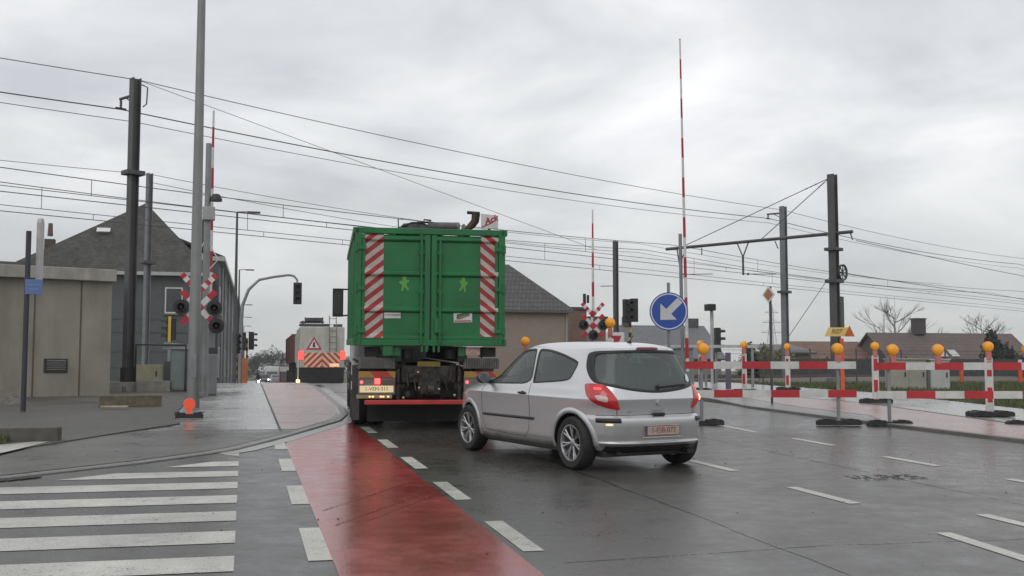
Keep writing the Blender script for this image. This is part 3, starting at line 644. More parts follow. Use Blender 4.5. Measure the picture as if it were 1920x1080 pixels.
    pl = MB().prism([(-.26, -.06), (.26, -.06), (.26, .06), (-.26, .06)], .012, MP).build('number_plate', pm('dirty_plate', (.46, .36, .31), .45, 0, .15, 12, grime=.3), root, None, .004)
    pr = pm('plate_red', (.24, .05, .045), .5); text('plate_characters', '1-FSB-077', .085, MP @ T(.02, 0, .0125), pr, pl, .001)
    fr = MB()
    for lo, hi in (((-.25, .05), (.25, .056)), ((-.25, -.056), (.25, -.05)), ((-.256, -.056), (-.25, .056)), ((.25, -.056), (.256, .056))):
        fr.prism([lo, (hi[0], lo[1]), hi, (lo[0], hi[1])], .002, MP @ T(0, 0, .012))
    fr.build('plate_border', pr, pl)
    MB().prism([(-.247, -.048), (-.21, -.048), (-.21, .048), (-.247, .048)], .0015, MP @ T(0, 0, .012)).build('plate_badge', pm('plate_blue', (.06, .07, .16), .5), pl)
    MB().prism([(-.28, -.085), (.28, -.085), (.28, -.068), (-.28, -.068)], .015, MP).build('plate_ledge', silver, root, None, .004)
    # rear lower valance
    MB().add(*band(carc, [Vector((s_, .262)) for s_ in np.linspace(-.70, .70, 60)], -.040, .045, .003, False)).build('rear_valance', black, root, 60)
    # wiper, aerial
    wp = crear(0, 1.0); ap = [crear(-.02-.42*k/6, .968+.004*k)+Vector((-.018, 0, 0)) for k in range(7)]
    MB().tube(ap, [.014]+[.010]*6, 6).sphere(ap[0], .028, 10, 6).build('rear_wiper', black, root, 60)
    MB().sphere((-.02, 0, 1.485), .03, 10, 6, sc=(1.4, .7, .7)).tube([(-.02, 0, 1.49), (-.09, 0, 1.565)], [.008, .005], 6).build('aerial', black, root, 60)
    for x in (0, WB):
        for sg in (1, -1): make_wheel(root, x, sg*.735, sg)
    return root
make_hatchback()

# ================================================================== green container on its lorry (local x right, y forward, z up; rear face y = 0)
green = pm('green_container_paint', (.011, .150, .043), .40, 0, .18, 2.2, .05, 30, grime=.5, gcol=(.016, .068, .03), rust=.7)
greenl = pm('container_inside', (.02, .07, .03), .7, 0, .2)
TR = R(-4.2); TX, TY = 2.99, 17.91
cont = thing('waste_container', 'green roll-off waste container with red and white chevrons on its rear doors', 'container', (TX, TY, gz(TY)+1.42), TR, slope=True)
W2, HT, LN = 1.25, 1.95, 6.0
sh = MB()
sh.bb((-W2+.04, .10, .05), (-W2+.09, LN, HT-.1)); sh.bb((W2-.09, .10, .05), (W2-.04, LN, HT-.1)); sh.bb((-W2+.05, LN-.06, .05), (W2-.05, LN, HT-.1)); sh.bb((-W2+.05, .10, .0), (W2-.05, LN, .05))
for x in (-W2+.02, W2-.02):
    for k in range(9): sh.box((x, .55+k*.64, HT/2), (.07, .10, HT-.2))
    sh.box((x, LN/2, HT-.05), (.11, LN, .10)); sh.box((x, LN/2, .06), (.09, LN, .12))
sh.box((0, LN-.02, HT-.05), (2*W2-.13, .11, .10))
for x in (-.55, .55): sh.box((x, LN/2-.2, -.09), (.14, LN-.6, .16))
sh.build('shell', green, cont, None, .008)
fm = MB()
for x in (-W2+.055, W2-.055): fm.bb((x-.055, 0, 0), (x+.055, .10, HT))
fm.bb((-W2+.11, 0, HT-.10), (W2-.11, .10, HT)); fm.bb((-W2+.11, 0, 0), (W2-.11, .10, .10))
fm.build('rear_frame', green, cont, None, .01)
RIBZ = (.13, .60, 1.20, 1.78)
whitered = None
for sg in (-1, 1):
    dr = MB(); xa, xb = (-W2+.104, -.012) if sg < 0 else (.012, W2-.104)
    dr.bb((xa, .055, .10), (xb, .085, HT-.11))
    for z in RIBZ:
        zz = [(0, -.06), (-.045, -.025), (-.045, .03), (0, .06)]
        v = [(x, .055+a, z+h) for x in (xa, xb) for a, h in zz]
        dr.add(v, [(i, i+1, 5+i, 4+i) for i in range(3)]+[(0, 1, 2, 3), (7, 6, 5, 4)])
    e0 = -.012-.09 if sg < 0 else .012
    dr.bb((e0, .004, .10), (e0+.09, .056, HT-.11))
    eo = xa+.012 if sg < 0 else xb-.062
    dr.bb((eo, .015, .10), (eo+.05, .056, HT-.11))
    d = dr.build('rear_door', green, cont, None, .006)
    # locking bar with handle, hinges
    lb = MB(); xx = sg*.155
    lb.tube([(xx, -.015, .03), (xx, -.015, HT-.2 if sg > 0 else HT-.15)], .022, 8)
    for z in (.25, .9, 1.55): lb.box((xx, .0, z), (.09, .05, .06))
    if sg > 0: lb.tube([(xx, -.03, .42), (xx, -.05, .05)], .018, 6); lb.box((.10, -.02, .34), (.07, .04, .24))
    for x in (.06, .14): lb.box((sg*x, .02, -.05), (.035, .05, .10))
    lb.build('locking_bar', green, d, 50)
    hg = MB(); xh = sg*(W2-.02)
    for z in (.25, .95, 1.62): hg = MB(); hg.box((sg*(W2-.10), -.005, z), (.16, .03, .07)); hg.tube([(xh, -.005, z-.07), (xh, -.005, z+.07)], .03, 8); hg.build('hinge', green, d, 50)
    # chevron sheet follows the ribs
    cx0, cx1 = (-1.09, -.78) if sg < 0 else (.835, 1.135)
    zt, zb = (1.865, .125) if sg < 0 else (1.865, .155)
    zl = [zb]; 
    prof = []
    for k in range(90):
        z = zb+(zt-zb)*k/89; yy = .052
        for rz_ in RIBZ:
            dz = abs(z-rz_)
            if dz < .063: yy = min(yy, .052-.045*min(1, (.063-dz)/.035))
        prof.append((z, yy-.004))
    v = []
    for z, yy in prof: v += [(cx0, yy, z), (cx1, yy, z)]
    cm = stripes('chevron_rising' if sg < 0 else 'chevron_falling', (-.62*1 if sg < 0 else .62, 0, .78), .152, (.36, .025, .03), (.50, .45, .40), .5, 0, .35, dirt=.25)
    MB().add(v, [(2*i, 2*i+1, 2*i+3, 2*i+2) for i in range(89)]).build('chevron_sheet', cm, d)
    # small light-green leaf-like figure sticker
    fig = [(0, .13), (.03, .115), (.035, .05), (.075, .06), (.08, .03), (.035, -.0), (.05, -.06), (.085, -.09), (.06, -.125), (.02, -.08), (-.005, -.06), (-.02, -.135), (-.05, -.125), (-.035, -.03), (-.08, .0), (-.085, .035), (-.035, .04), (-.03, .115)]
    if sg > 0: fig = [(-x*.9, y) for x, y in fig][::-1]
    MB().prism(fig, .004, T(sg*.495-(-.055 if sg > 0 else -.06), .052, 1.035-.0) @ RX).build('figure_sticker', pm('lime_sticker', (.11, .34, .05), .5), d)
MB().bb((-.0115, .03, .10), (.0115, .075, HT-.10)).build('door_seal', pm('door_seal_m', (.012, .05, .02), .7), cont)
lab = MB().prism([(-.135, -.052), (.135, -.052), (.135, .052), (-.135, .052)], .006, T(-.625, .052, .505) @ RX).build('name_label', white, cont)
text('label_lettering', 'CONTAINERS', .042, T(-.615, .045, .505) @ RX, pm('label_grey', (.22, .13, .13), .5), lab, .001, 0, .001)
L2 = T(.545, .052, .495) @ RX @ Matrix.Rotation(R(2), 4, 'Z')
lab = MB().prism([(-.155, -.1), (.155, -.1), (.155, .1), (-.155, .1)], .006, L2).build('logo_label', white, cont)
MB().prism([(-.14, -.088), (.14, -.088), (.14, -.066), (-.14, -.066)], .002, L2 @ T(0, 0, .006)).build('logo_rule', pm('logo_red', (.40, .09, .09), .5), lab)
MB().prism([(-.10, .035), (.03, .06), (.12, .075), (.11, .03), (.0, .0), (-.06, -.02), (-.08, -.045), (-.11, -.045)], .002, L2 @ T(0, 0, .006)).build('logo_swoosh', pm('logo_green', (.05, .16, .06), .5), lab)
MB().prism([(-.085, -.035), (.12, .03), (.12, .012), (-.07, -.052)], .003, L2 @ T(0, 0, .006)).build('logo_bar', pm('logo_dark_red', (.28, .03, .03), .5), lab)

# load seen above the rim
def crt(name, label, cat): return thing(name, label, cat, (TX, TY, gz(TY)+1.42), TR, slope=True)
o = crt('tarpaulin_heap', 'dark rumpled tarpaulin heap showing above the rim of the green container', 'tarpaulin')
hv = []; hf = []
for i in range(41):
    for j in range(9):
        u = i/40; x = -.56+.80*u; env = .5+.5*math.sin(math.pi*min(1, u*1.15))
        hv.append((x, .22+.5*j/8, HT-.09+.24*env*math.sin(math.pi*(j+.3)/8.6)+.03*math.sin(17*u+1.3*j)*env+random.uniform(-.012, .012)))
hf = [(i*9+j, (i+1)*9+j, (i+1)*9+j+1, i*9+j+1) for i in range(40) for j in range(8)]
MB().add(hv, hf).build('tarpaulin', pm('dark_tarpaulin', (.035, .033, .033), .6, 0, .4, 6, .3, 20), o, 60)
hp = MB()
hp.tube([(-.52, .35, HT-.02), (-.53, .35, HT+.185), (-.45, .35, HT+.185)], .012, 6)
hp.tube([(-.46, .35, HT+.06), (-.3, .38, HT+.13), (.0, .4, HT+.15), (.25, .4, HT+.115)], .018, 6)
hp.tube([(-.10, .35, HT+.12), (-.09, .35, HT+.185), (.03, .35, HT+.175)], .015, 6)
hp.build('rope', black, o, 50)
o = crt('rolled_sheet', 'grey rolled cover sheet lying across the top of the green container', 'roll')
MB().tube([(-.02, .42, HT+.08), (.52, .42, HT+.085)], .075, 14).build('roll', pm('grey_roll', (.10, .095, .095), .6, 0, .3, 10), o, 50)
MB().tube([(.47, .42, HT+.08), (.50, .42, HT+.085)], .083, 14).tube([(.55, .42, HT-.02), (.60, .42, HT+.13)], .025, 8).build('roll_end', pm('roll_end_dull', (.22, .19, .17), .6), o, 50)
o = crt('exhaust_pipe', 'rusty curved exhaust pipe with a flat cap sticking up out of the container', 'pipe')
MB().tube([(.62, .5, HT-.5), (.66, .5, HT+.05), (.74, .5, HT+.12), (.80, .5, HT+.20), (.815, .5, HT+.33)], [.06, .06, .065, .07, .075], 12).build('pipe', pm('rusty_exhaust', (.07, .045, .035), .6, .5, .3), o, 50)
MB().tube([(.66, .5, HT+.345), (.88, .5, HT+.335)], .028, 8).build('cap', black, o, 50)
o = crt('name_board', 'white board with red slanted script standing above the container rim', 'sign')
SG = T(1.04, .42, HT+.20) @ RX
pb = MB().prism([(-.145, -.135), (.15, -.135), (.15, .095), (-.145, .125)], .03, SG @ T(0, 0, -.03)).build('board', white, o, None, .004)
MB().tube([(1.04, .46, HT-.9), (1.04, .46, HT+.15)], .025).build('post', black, o)
text('sign_lettering', 'Ack', .15, SG @ T(.02, .015, .003) @ Matrix.Rotation(R(22), 4, 'Z'), pm('sign_red', (.38, .02, .03), .4), pb, .002, .35, .004)
MB().prism([(-.13, -.10), (.06, -.015), (.06, -.03), (-.13, -.12)], .003, SG @ T(0, 0, .002)).build('sign_underline', MATS['sign_red'], pb)

lorry = thing('lorry', 'dirty hook-lift lorry carrying the green container with red rear lamps lit', 'truck', (TX, TY, gz(TY)), TR, slope=True)
chas = pm('chassis_dirt', (.022, .021, .020), .65, .2, .5, 5, .2, 25)
ch = MB()
for x in (-.42, .42): ch.bb((x-.05, .35, .85), (x+.05, 8.0, 1.13))
for y in (.6, 1.4, 2.6, 4.2, 5.5): ch.bb((-.37, y, .9), (.37, y+.12, 1.05))
for x in (-.55, .55): ch.bb((x-.08, .15, 1.15), (x+.08, 6.2, 1.32))
for x in (-.36, .36): ch.tube([(x, .3, 1.36), (x, .3, 1.2)], .09, 10)
ch.bb((-1.15, .5, .55), (-.2, 1.15, .95)); ch.bb((.2, .5, .55), (1.15, 1.15, .95)); ch.tube([(-1.1, 2.0, .52), (1.1, 2.0, .52)], .09); ch.tube([(-1.1, 3.4, .52), (1.1, 3.4, .52)], .09)
ch.sphere((0, 2.0, .52), .22, 12, 8); ch.bb((-1.0, 4.4, .5), (-.5, 6.0, 1.0)); ch.bb((.5, 4.4, .5), (1.0, 6.0, 1.0))
ch.build('chassis', chas, lorry, None, .012)
MB().bb((-.98, 1.22, .10), (.98, 1.25, .60)).bb((-.7, 2.3, .35), (.7, 3.1, .9)).bb((-1.1, 4.3, .3), (1.1, 6.2, .6)).build('underside_shade_boxes', rubber, lorry)  # dark boxes added under the lorry to stand in for its shadow
cp = MB()     # tow coupling, hoses, valves between the frame rails
cp.box((0, .33, .95), (.9, .06, .28)); cp.box((0, .25, .72), (.36, .2, .2)); cp.tube([(0, .2, .70), (0, -.02, .70)], .05, 10); cp.lathe([(.05, -.03), (.10, -.05), (.10, .05), (.05, .03)], T(0, -.04, .70) @ Matrix.Rotation(R(90), 4, 'Y'), 14)
for k in range(9):
    x = -.5+k*.125; z = random.uniform(.62, .9); cp.tube([(x, .28, z+.25), (x+random.uniform(-.05, .05), .1, z), (x+random.uniform(-.15, .15), .25, z-.15)], .014, 6)
for k in range(10): cp.box((random.uniform(-.5, .5), .22+random.uniform(0, .08), random.uniform(.6, 1.0)), (random.uniform(.04, .1), .08, random.uniform(.04, .1)))
for x in (-.52, .5): cp.box((x, .2, .78), (.05, .1, .5))
cp.build('tow_coupling', pm('oily_metal', (.055, .048, .042), .5, .5, .5, 12), lorry, 40)
for x, z in ((-.19, .98), (-.17, .72), (.05, .74), (.16, .70), (-.43, .56), (.42, .6)): MB().sphere((x, .14, z), .028, 8, 5).build('hose_fitting', pm('brass', (.5, .42, .30), .3, .9), lorry, 60)
MB().bb((-.19, .26, 1.075), (.19, .285, 1.16)).build('faded_board', pm('faded_yellow', (.22, .17, .04), .7, 0, .3, 9), lorry)
MB().bb((-1.07, .02, .455), (1.10, .10, .53)).build('under_run_bar', pm('red_bar', (.50, .045, .04), .4, 0, .15, 4, grime=.25), lorry, None, .012)
for sg in (-1, 1):
    x0 = -1.17 if sg < 0 else .57; x1 = x0+.60
    cl = MB().bb((x0, .06, .62), (x1, .14, .92)).build('lamp_panel', pm('lamp_panel_grey', (.16, .15, .13), .5, 0, .3), lorry, None, .008)
    MB().bb((x0, .045, .895), (x1, .06, 1.0)).build('reflective_marker', stripes('marker_red_ochre', (.62, 0, .62), .36, (.42, .05, .03), (.38, .22, .05), .5), lorry)
    MB().bb((x0+.26, .035, .79), (x0+.35, .06, .885)).build('brake_lamp', pm('lit_brake', (.9, .1, .1), .3, emit=(1, .10, .10), es=2.2), cl, None, .006)
    MB().bb((x0+.245, .045, .775), (x0+.365, .06, .89)).build('lamp_bezel', pm('red_bezel', (.5, .02, .02), .3, emit=(1, .02, .02), es=.35), cl)
    MB().lathe([(.028, 0), (.02, .015), (0, .02)], T(x0+.05, .06, .82) @ RX, 12).build('marker_lamp', MATS['lit_brake'], cl)
    MB().bb((x0+.40, .04, .78), (x0+.58, .06, .86)).build('lamp_glass', pm('smoked_lens', (.12, .09, .07), .2), cl)
    mg = MB()
    for k in range(16): mg.box((x0+.03+k*.036, .16, 1.13), (.022, .04, .16))
    mg.bb((x0, .18, 1.04), (x1, 1.2, 1.06)); mg.bb((x0, .165, 1.04), (x1, .185, 1.22)); mg.build('ribbed_mudguard', pm('mudguard_grey', (.13, .125, .115), .6, 0, .3, 10, grime=.4), lorry)
    MB().bb((x0+.1 if sg < 0 else x0+.3, .2, 1.24), (x0+.35 if sg < 0 else x0+.55, .5, 1.40)).build('tool_box', chas, lorry, None, .01)
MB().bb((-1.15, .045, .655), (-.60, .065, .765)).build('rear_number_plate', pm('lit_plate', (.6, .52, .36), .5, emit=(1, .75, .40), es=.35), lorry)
text('plate_characters', '1-VEM-311', .085, T(-.875, .043, .71) @ RX, pm('plate_dark', (.20, .08, .05), .5), lorry, .001)
MB().bb((-1.20, .04, .555), (-.62, .12, .615)).build('step_bar', pm('step_grey_yellow', (.30, .25, .13), .45, 0, .3), lorry, None, .006)
for x, c in ((-1.0, 0), (-.95, 1), (-.82, 0), (-.78, 1), (-.70, 0)): MB().bb((x, .033, .575), (x+.03, .04, .597)).build('plate_lamp', pm('warm_lamp', (.9, .6, .3), .3, emit=(1, .6, .25), es=1.8), lorry)
for nm, z0, z1 in (('sticker', 1.27, 1.40),): MB().bb((.60, .1, z0), (.84, .115, z1)).build('pink_sticker', pm('pink_sticker_m', (.42, .26, .22), .5, 0, .4, 18), lorry)
MB().bb((-.78, .05, 1.26), (-.62, .2, 1.42)).build('bracket', green, lorry)
def big_wheel(x, y, sg, twin=True):
    MW = T(x, y, .52) @ Matrix.Rotation(R(90)*sg, 4, 'Y')
    t = MB()
    for o in ((-.15, .15) if twin else (0,)): t.lathe([(.29, o-.13), (.48, o-.14), (.515, o-.11), (.52, o), (.515, o+.11), (.48, o+.14), (.29, o+.13)], MW, 32)
    w = t.build('wheel', rubber, lorry, 40)
    MB().lathe([(.29, .10), (.28, .05), (.16, .0), (.14, .12), (0, .13)], MW @ T(0, 0, .15 if twin else 0), 24).build('rim', pm('dirty_hub', (.14, .13, .12), .6, .4, .3), w, 40)
for y in (2.0, 3.4):
    for sg in (-1, 1): big_wheel(sg*.94, y, sg)
for sg in (-1, 1): big_wheel(sg*1.08, 7.2, sg, False)
for sg in (-1, 1):
    MB().box((sg*1.185, 1.28, .60), (.13, .02, .95)).build('mud_flap', pm('mud_flap_rubber', (.075, .075, .072), .7, 0, .3), lorry)
    gd = MB()
    for z in (.55, .80, 1.05): gd.bb((sg*1.22-.02, 4.3, z-.05), (sg*1.22+.02, 6.1, z+.05))
    gd.bb((sg*1.16-.02, 1.3, 1.12), (sg*1.16+.02, 4.2, 1.16)); gd.build('side_guard', pm('side_guard_m', (.05, .05, .05), .6), lorry)
    for y, z in ((1.35, .72), (1.35, .98), (2.6, 1.18), (1.3, 1.3)): MB().bb((sg*1.245-.012, y, z-.07), (sg*1.245+.012, y+.25, z+.07)).build('side_reflector', signwhite, lorry)
cb = MB()
cb.prism([(6.35, .75), (8.45, .75), (8.55, 1.6), (8.3, 2.75), (6.35, 2.85)], 2.3, T(-1.15, 0, 0) @ Matrix(((0, 0, 1, 0), (1, 0, 0, 0), (0, 1, 0, 0), (0, 0, 0, 1))))
cb.build('cab', pm('cab_white', (.5, .5, .5), .4, grime=.4), lorry, None, .06)
MB().bb((-1.0, 8.36, 1.75), (1.0, 8.50, 2.55)).build('windscreen', pm('dark_glass', (.02, .025, .028), .08), lorry)
for sg in (-1, 1):
    mi = MB(); mi.bb((sg*1.46-.12, 7.0, 2.06), (sg*1.46+.12, 7.12, 2.70)); mi.tube([(sg*1.14, 7.0, 2.68), (sg*1.40, 7.02, 2.68)], .02); mi.tube([(sg*1.14, 7.0, 2.10), (sg*1.40, 7.02, 2.08)], .02)
    m_ = mi.build('door_mirror', black, lorry, None, .03); MB().bb((sg*1.46-.095, 6.990, 2.12), (sg*1.46+.095, 6.998, 2.64)).build('mirror_glass', pm('mirror_glass_m', (.05, .052, .055), .15, .3), m_)

# ================================================================== overhead line: masts and wires
RT = math.atan2(TD.y, TD.x)
def ibeam(mb, x, y, z0, z1, w, d, rz):
    Mz = Matrix.Rotation(rz, 4, 'Z')
    for o in (-1, 1):
        p = Mz @ Vector((0, o*(d/2-.012), 0)); mb.box((x+p.x, y+p.y, (z0+z1)/2), (w, .024, z1-z0), rz)
    mb.box((x, y, (z0+z1)/2), (.02, d-.05, z1-z0-.01), rz)
insul = pm('insulator_brown', (.05, .03, .025), .25, 0, .2)
def insulator(mb, a, b, n=4, r=.05):
    a, b = Vector(a), Vector(b); mb.tube([a, b], .018, 6)
    for k in range(n):
        p = a.lerp(b, (k+.7)/(n+.4)); d = (b-a).normalized()*.02; mb.tube([p-d, p+d], [r*.5, r], 10)
def mast(label, x, y, zt, w, mat, group='overhead line masts'):
    z0 = gz(y)-.3; t = thing('overhead_line_mast', label, 'mast', (x, y, z0), RT, group)
    m_ = MB(); ibeam(m_, 0, 0, 0, zt-z0, w, w*.9, R(90)); m_.build('column', mat, t)
    MB().box((0, 0, .25), (w+.3, w+.3, .52)).build('footing', kerbmat, t, None, .03)
    return t, z0
def feeder_arm(t, z, zi, L_, mat):
    m_ = MB(); m_.tube([(0, .1, z), (0, L_, z+.03)], .045, 8); m_.tube([(0, .1, z-.25), (0, L_*.6, z)], .02, 6); m_.build('feeder_arm', mat, t)
    i_ = MB(); insulator(i_, (0, L_-.05, z), (0, L_-.05, zi+.03)); i_.box((0, L_-.05, zi+.02), (.32, .06, .06)); i_.build('insulator', insul, t, 50)
def collar(t, z, w, mat): MB().box((0, 0, z), (w+.28, w+.16, .13)).build('collar', mat, t, None, .01)
tA, zA = mast('thick dark mast on the left rising in front of the grey slated house', -3.22, 33.17, 9.9, .27, mastm)
feeder_arm(tA, 9.42-zA, 9.13-zA, .95, mastm); collar(tA, 7.1-zA, .27, dsteel)
MB().box((0, 0, .72), (.33, .31, .62)).build('foot_sleeve', pm('tarred_sleeve', (.025, .024, .022), .7), tA)
MB().tube([(.2, 0, 9.75-zA), (.38, 0, 9.7-zA), (.36, 0, 9.2-zA), (.25, 0, 9.1-zA)], .02, 6).build('jumper_cable', dsteel, tA)
tB, zB = mast('slimmer grey mast on the left just right of the thick dark one', -4.12, 49.49, 9.9, .24, mastc)
collar(tB, 6.0-zB, .28, dsteel)
tC, zC = mast('tall dark mast on the right carrying a long boom and a tension wheel', 24.86, 42.67, 9.9, .34, mastm)
bm = MB(); bm.tube([(0, -.9, 7.3-zC), (0, 9.0, 7.3-zC)], .075, 8); bm.build('boom', mastm, tC)
dr = MB()
for o in (8.2,): dr.tube([(0, o+.15, 7.25-zC), (0, o, 6.4-zC)], .03, 6); dr.tube([(0, o-.35, 7.25-zC), (0, o, 6.4-zC)], .03, 6)
dr.tube([(0, 8.2, 6.45-zC), (0, 8.2, 5.9-zC)], .035, 6); dr.tube([(0, 8.2, 6.0-zC), (.9, 6.9, 6.0-zC)], .02, 6); dr.build('drop_bracket', dsteel, tC)
dr = MB(); dr.tube([(0, 4.9, 7.25-zC), (0, 4.6, 6.6-zC)], .03, 6); dr.tube([(0, 4.3, 7.25-zC), (0, 4.6, 6.6-zC)], .03, 6); dr.tube([(0, 4.6, 6.7-zC), (0, 4.6, 5.75-zC)], .05, 8); dr.tube([(0, 4.5, 5.8-zC), (.9, 3.4, 5.78-zC)], .02, 6); dr.sphere((0.1, 4.4, 5.8-zC), .06, 8, 6)
dr.build('drop_bracket', dsteel, tC)
ii = MB(); insulator(ii, (0, 6.9, 7.22-zC), (0, 6.9, 6.85-zC), 3); ii.build('insulator', insul, tC, 50)
ii = MB(); insulator(ii, (0, 2.9, 7.22-zC), (0.1, 2.8, 6.85-zC), 3); ii.build('insulator', insul, tC, 50)
ii = MB(); insulator(ii, (0, -.8, 7.25-zC), (.1, -.85, 6.95-zC), 3); ii.build('insulator', insul, tC, 50)
for e_, nm in (((0, 8.0, 7.35-zC), 'tie'), ((0, 3.6, 7.35-zC), 'tie')):
    q = MB(); a = Vector((0, .15, 9.75-zC)); b = Vector(e_); q.tube([a, b], .018, 6); insulator(q, a.lerp(b, .06), a.lerp(b, .16), 3, .04); q.build('tie_rod', dsteel, tC)
wl = MB(); wl.lathe([(.30, -.03), (.36, -.05), (.36, .05), (.30, .03), (.30, -.03)], T(.35, -.22, 5.6-zC) @ Matrix.Rotation(R(90), 4, 'X'), 24)
for k in range(4): a = math.pi*k/4; wl.tube([(.35+.31*math.cos(a), -.22, 5.6-zC+.31*math.sin(a)), (.35-.31*math.cos(a), -.22, 5.6-zC-.31*math.sin(a))], .025, 6)
wl.tube([(.1, -.1, 5.6-zC), (.35, -.22, 5.6-zC)], .04); wl.build('tension_wheel', dsteel, tC, 50)
MB().box((.28, -.05, 3.75-zC), (.30, .32, 1.6)).build('counterweight', pm('weight_grey', (.10, .098, .095), .7, 0, .2), tC, None, .02)
MB().tube([(-.1, .1, 5.5-zC), (-2.6, 2.3, gz(43)-zC)], .014, 6).build('guy_wire', dsteel, tC)
collar(tC, 6.6-zC, .40, dsteel); collar(tC, 5.2-zC, .40, dsteel)
tD, zD = mast('grey mast on the right standing between the boom mast and the diamond sign', 27.31, 51.85, 9.9, .30, mastc)
feeder_arm(tD, 9.55-zD, 9.32-zD, .95, mastm); collar(tD, 5.4-zD, .34, dsteel)
tE, zE = mast('dark mast farther off behind the twin-cross crossing signal', 23.95, 68.83, 9.9, .28, mastm)
MB().tube([(0, .1, 6.9-zE), (0, 1.3, 6.95-zE)], .03, 6).build('feeder_arm', dsteel, tE)

def sagz(pts):       # quadratic through three (s, z) points
    (a, za_), (b, zb), (c, zc_) = pts
    return lambda s: za_*(s-b)*(s-c)/((a-b)*(a-c))+zb*(s-a)*(s-c)/((b-a)*(b-c))+zc_*(s-a)*(s-b)/((c-a)*(c-b))
def wire(label, o, spans, r=.013, name='overhead_wire', mat=None, grp='overhead wires'):
    pts = []
    for s0, s1, f in spans:
        for k in range(25):
            s = s0+(s1-s0)*k/24; p = tp(s, o, f(s))
            if not pts or (Vector(p)-Vector(pts[-1])).length > .01: pts.append(p)
    return tag(MB().tube(pts, r, 5).build(name, mat or wirem), label, 'wire', grp)
def par(s0, z0, s1, z1, sag): return (s0, s1, lambda s: z0+(z1-z0)*(s-s0)/(s1-s0)-4*sag*((s-s0)/(s1-s0))*(1-(s-s0)/(s1-s0)))
wire('topmost thin wire running from the thick left mast head to the grey right mast head', 6.6, [par(-64, 9.86, -28.8, 9.88, .35), par(-28.8, 9.88, 6.9, 9.72, .30), par(6.9, 9.72, 42, 9.6, .3), par(42, 9.6, 78, 9.6, .3)])
wire('thick feeder wire hung from the insulator of the thick left mast', 7.45, [par(-64, 9.15, -28.9, 9.13, .3), par(-28.9, 9.13, 6.9, 9.36, .36), par(6.9, 9.36, 42, 9.3, .35), par(42, 9.3, 78, 9.3, .35)], .019)
wire('thin wire running just below the thick feeder wire', 7.45, [par(-64, 8.95, -28.5, 8.82, .25), par(-28.5, 8.82, 6.9, 9.12, .38), par(6.9, 9.12, 42, 9.0, .3), par(42, 9.0, 78, 9.0, .3)], .011)
wire('faint stay wire slanting steeply down from the head of the thick left mast', 6.6, [(-28.7, -8.0, lambda s: 9.86-.165*(s+28.7))], .009)
wire('wire from the slim left mast head passing high behind the green container', 20.94, [par(-60, 9.8, -21.0, 9.85, .4), par(-21.0, 9.85, 12.9, 9.6, .45), par(12.9, 9.6, 60, 9.5, .4)])
wire('lower wire of the far pair starting at the slim left mast', 20.94, [par(-21.0, 9.5, 12.9, 9.0, .5), par(12.9, 9.0, 60, 8.9, .4)])
def catenary(label, o, fm, fa, fc, drops1, drops2, s0=-62, s1=85):
    t = thing('catenary', label, 'catenary', tp(s0, o, 0), 0, 'catenaries over the tracks'); org = Vector(tp(s0, o, 0))
    P = lambda s, f: tuple(Vector(tp(s, o, f(s)))-org)
    for nm, f, r in (('messenger_wire', fm, .014), ('auxiliary_wire', fa, .012), ('contact_wire', fc, .014)):
        MB().tube([P(s0+(s1-s0)*k/60, f) for k in range(61)], r, 5).build(nm, wirem, t)
    for s in drops1: MB().tube([P(s, fm), P(s, fa)], .010, 4).build('dropper', wirem, t)
    for s in drops2: MB().tube([P(s, fa), P(s, fc)], .010, 4).build('dropper', wirem, t)
def per(zlow, zhigh, s_sup=0.0, span=45):   # repeated parabola, supports at s_sup + k*span
    return lambda s: zhigh-(zhigh-zlow)*4*(((s-s_sup)/span) % 1)*(1-((s-s_sup)/span) % 1)
catenary('nearer catenary of three wires hung from the end of the right boom', 8.2, per(7.0, 7.42, 0), per(6.56, 6.62, 0), lambda s: 6.40, [-58, -50.5, -43, -36.5, -29.4, -22.7, -15, -7, 7, 15, 22], [-54, -46, -38, -33, -27.6, -20.9, -14, -5, 4, 12, 20, 28])
catenary('farther catenary of three wires crossing just beyond the nearer one', 11.6, per(7.12, 7.6, 2), per(6.50, 6.56, 2), lambda s: 6.32, [-58, -50, -43, -36, -29.5, -22, -14, -6, 6, 14, 22], [-54, -47, -40, -33, -27.8, -21.3, -17.7, -10, -2, 5, 13, 21, 30])
wire('feeder wire leaving the right boom mast towards the right edge', -.9, [(.3, 80, lambda s: 6.95-.012*s-.0004*(40-s)*s*(1 if s < 40 else 0))], .015)
wire('tensioned wire running right from the tension wheel', -.2, [(.5, 80, lambda s: 5.6-.0005*(40-s)*s*(1 if s < 40 else 0))], .015)

# ================================================================== level-crossing equipment
crossred = pm('cross_red', (.44, .015, .03), .35, 0, .1, 8); crosswhite = pm('cross_white', (.62, .61, .59), .35, 0, .08, 8, grime=.2)
lens_dark = pm('unlit_lens', (.05, .012, .012), .15, spec=.7); backb = pm('lamp_backboard', (.020, .022, .022), .4)
def crossbuck(t, zc, k=1.0, y=-.09, white_arm=None):
    """Saint Andrew's cross with an extra V over it, red ends and centre stripes"""
    def arm(p, q, nm):
        p, q = Vector(p)*k, Vector(q)*k; n = 5; d = (q-p)/n
        mb = MB(); w = .075*k; u = Vector((-d.y, d.x)).normalized()*w
        for i in range(n):
            a, b = p+d*i, p+d*(i+1); mb.prism([tuple(a-u), tuple(b-u), tuple(b+u), tuple(a+u)][::1], .02, T(0, y, zc) @ RX, i % 2)
        mb.build(nm, [crossred, crosswhite], t)
    arm((-.42, .42), (.42, -.42), 'cross_arm'); y -= .024; arm((-.42, -.42), (.42, .42), 'cross_arm'); y += .024
    arm((-.43, .86), (-.03, .44), 'upper_arm'); arm((.43, .86), (.03, .44), 'upper_arm')
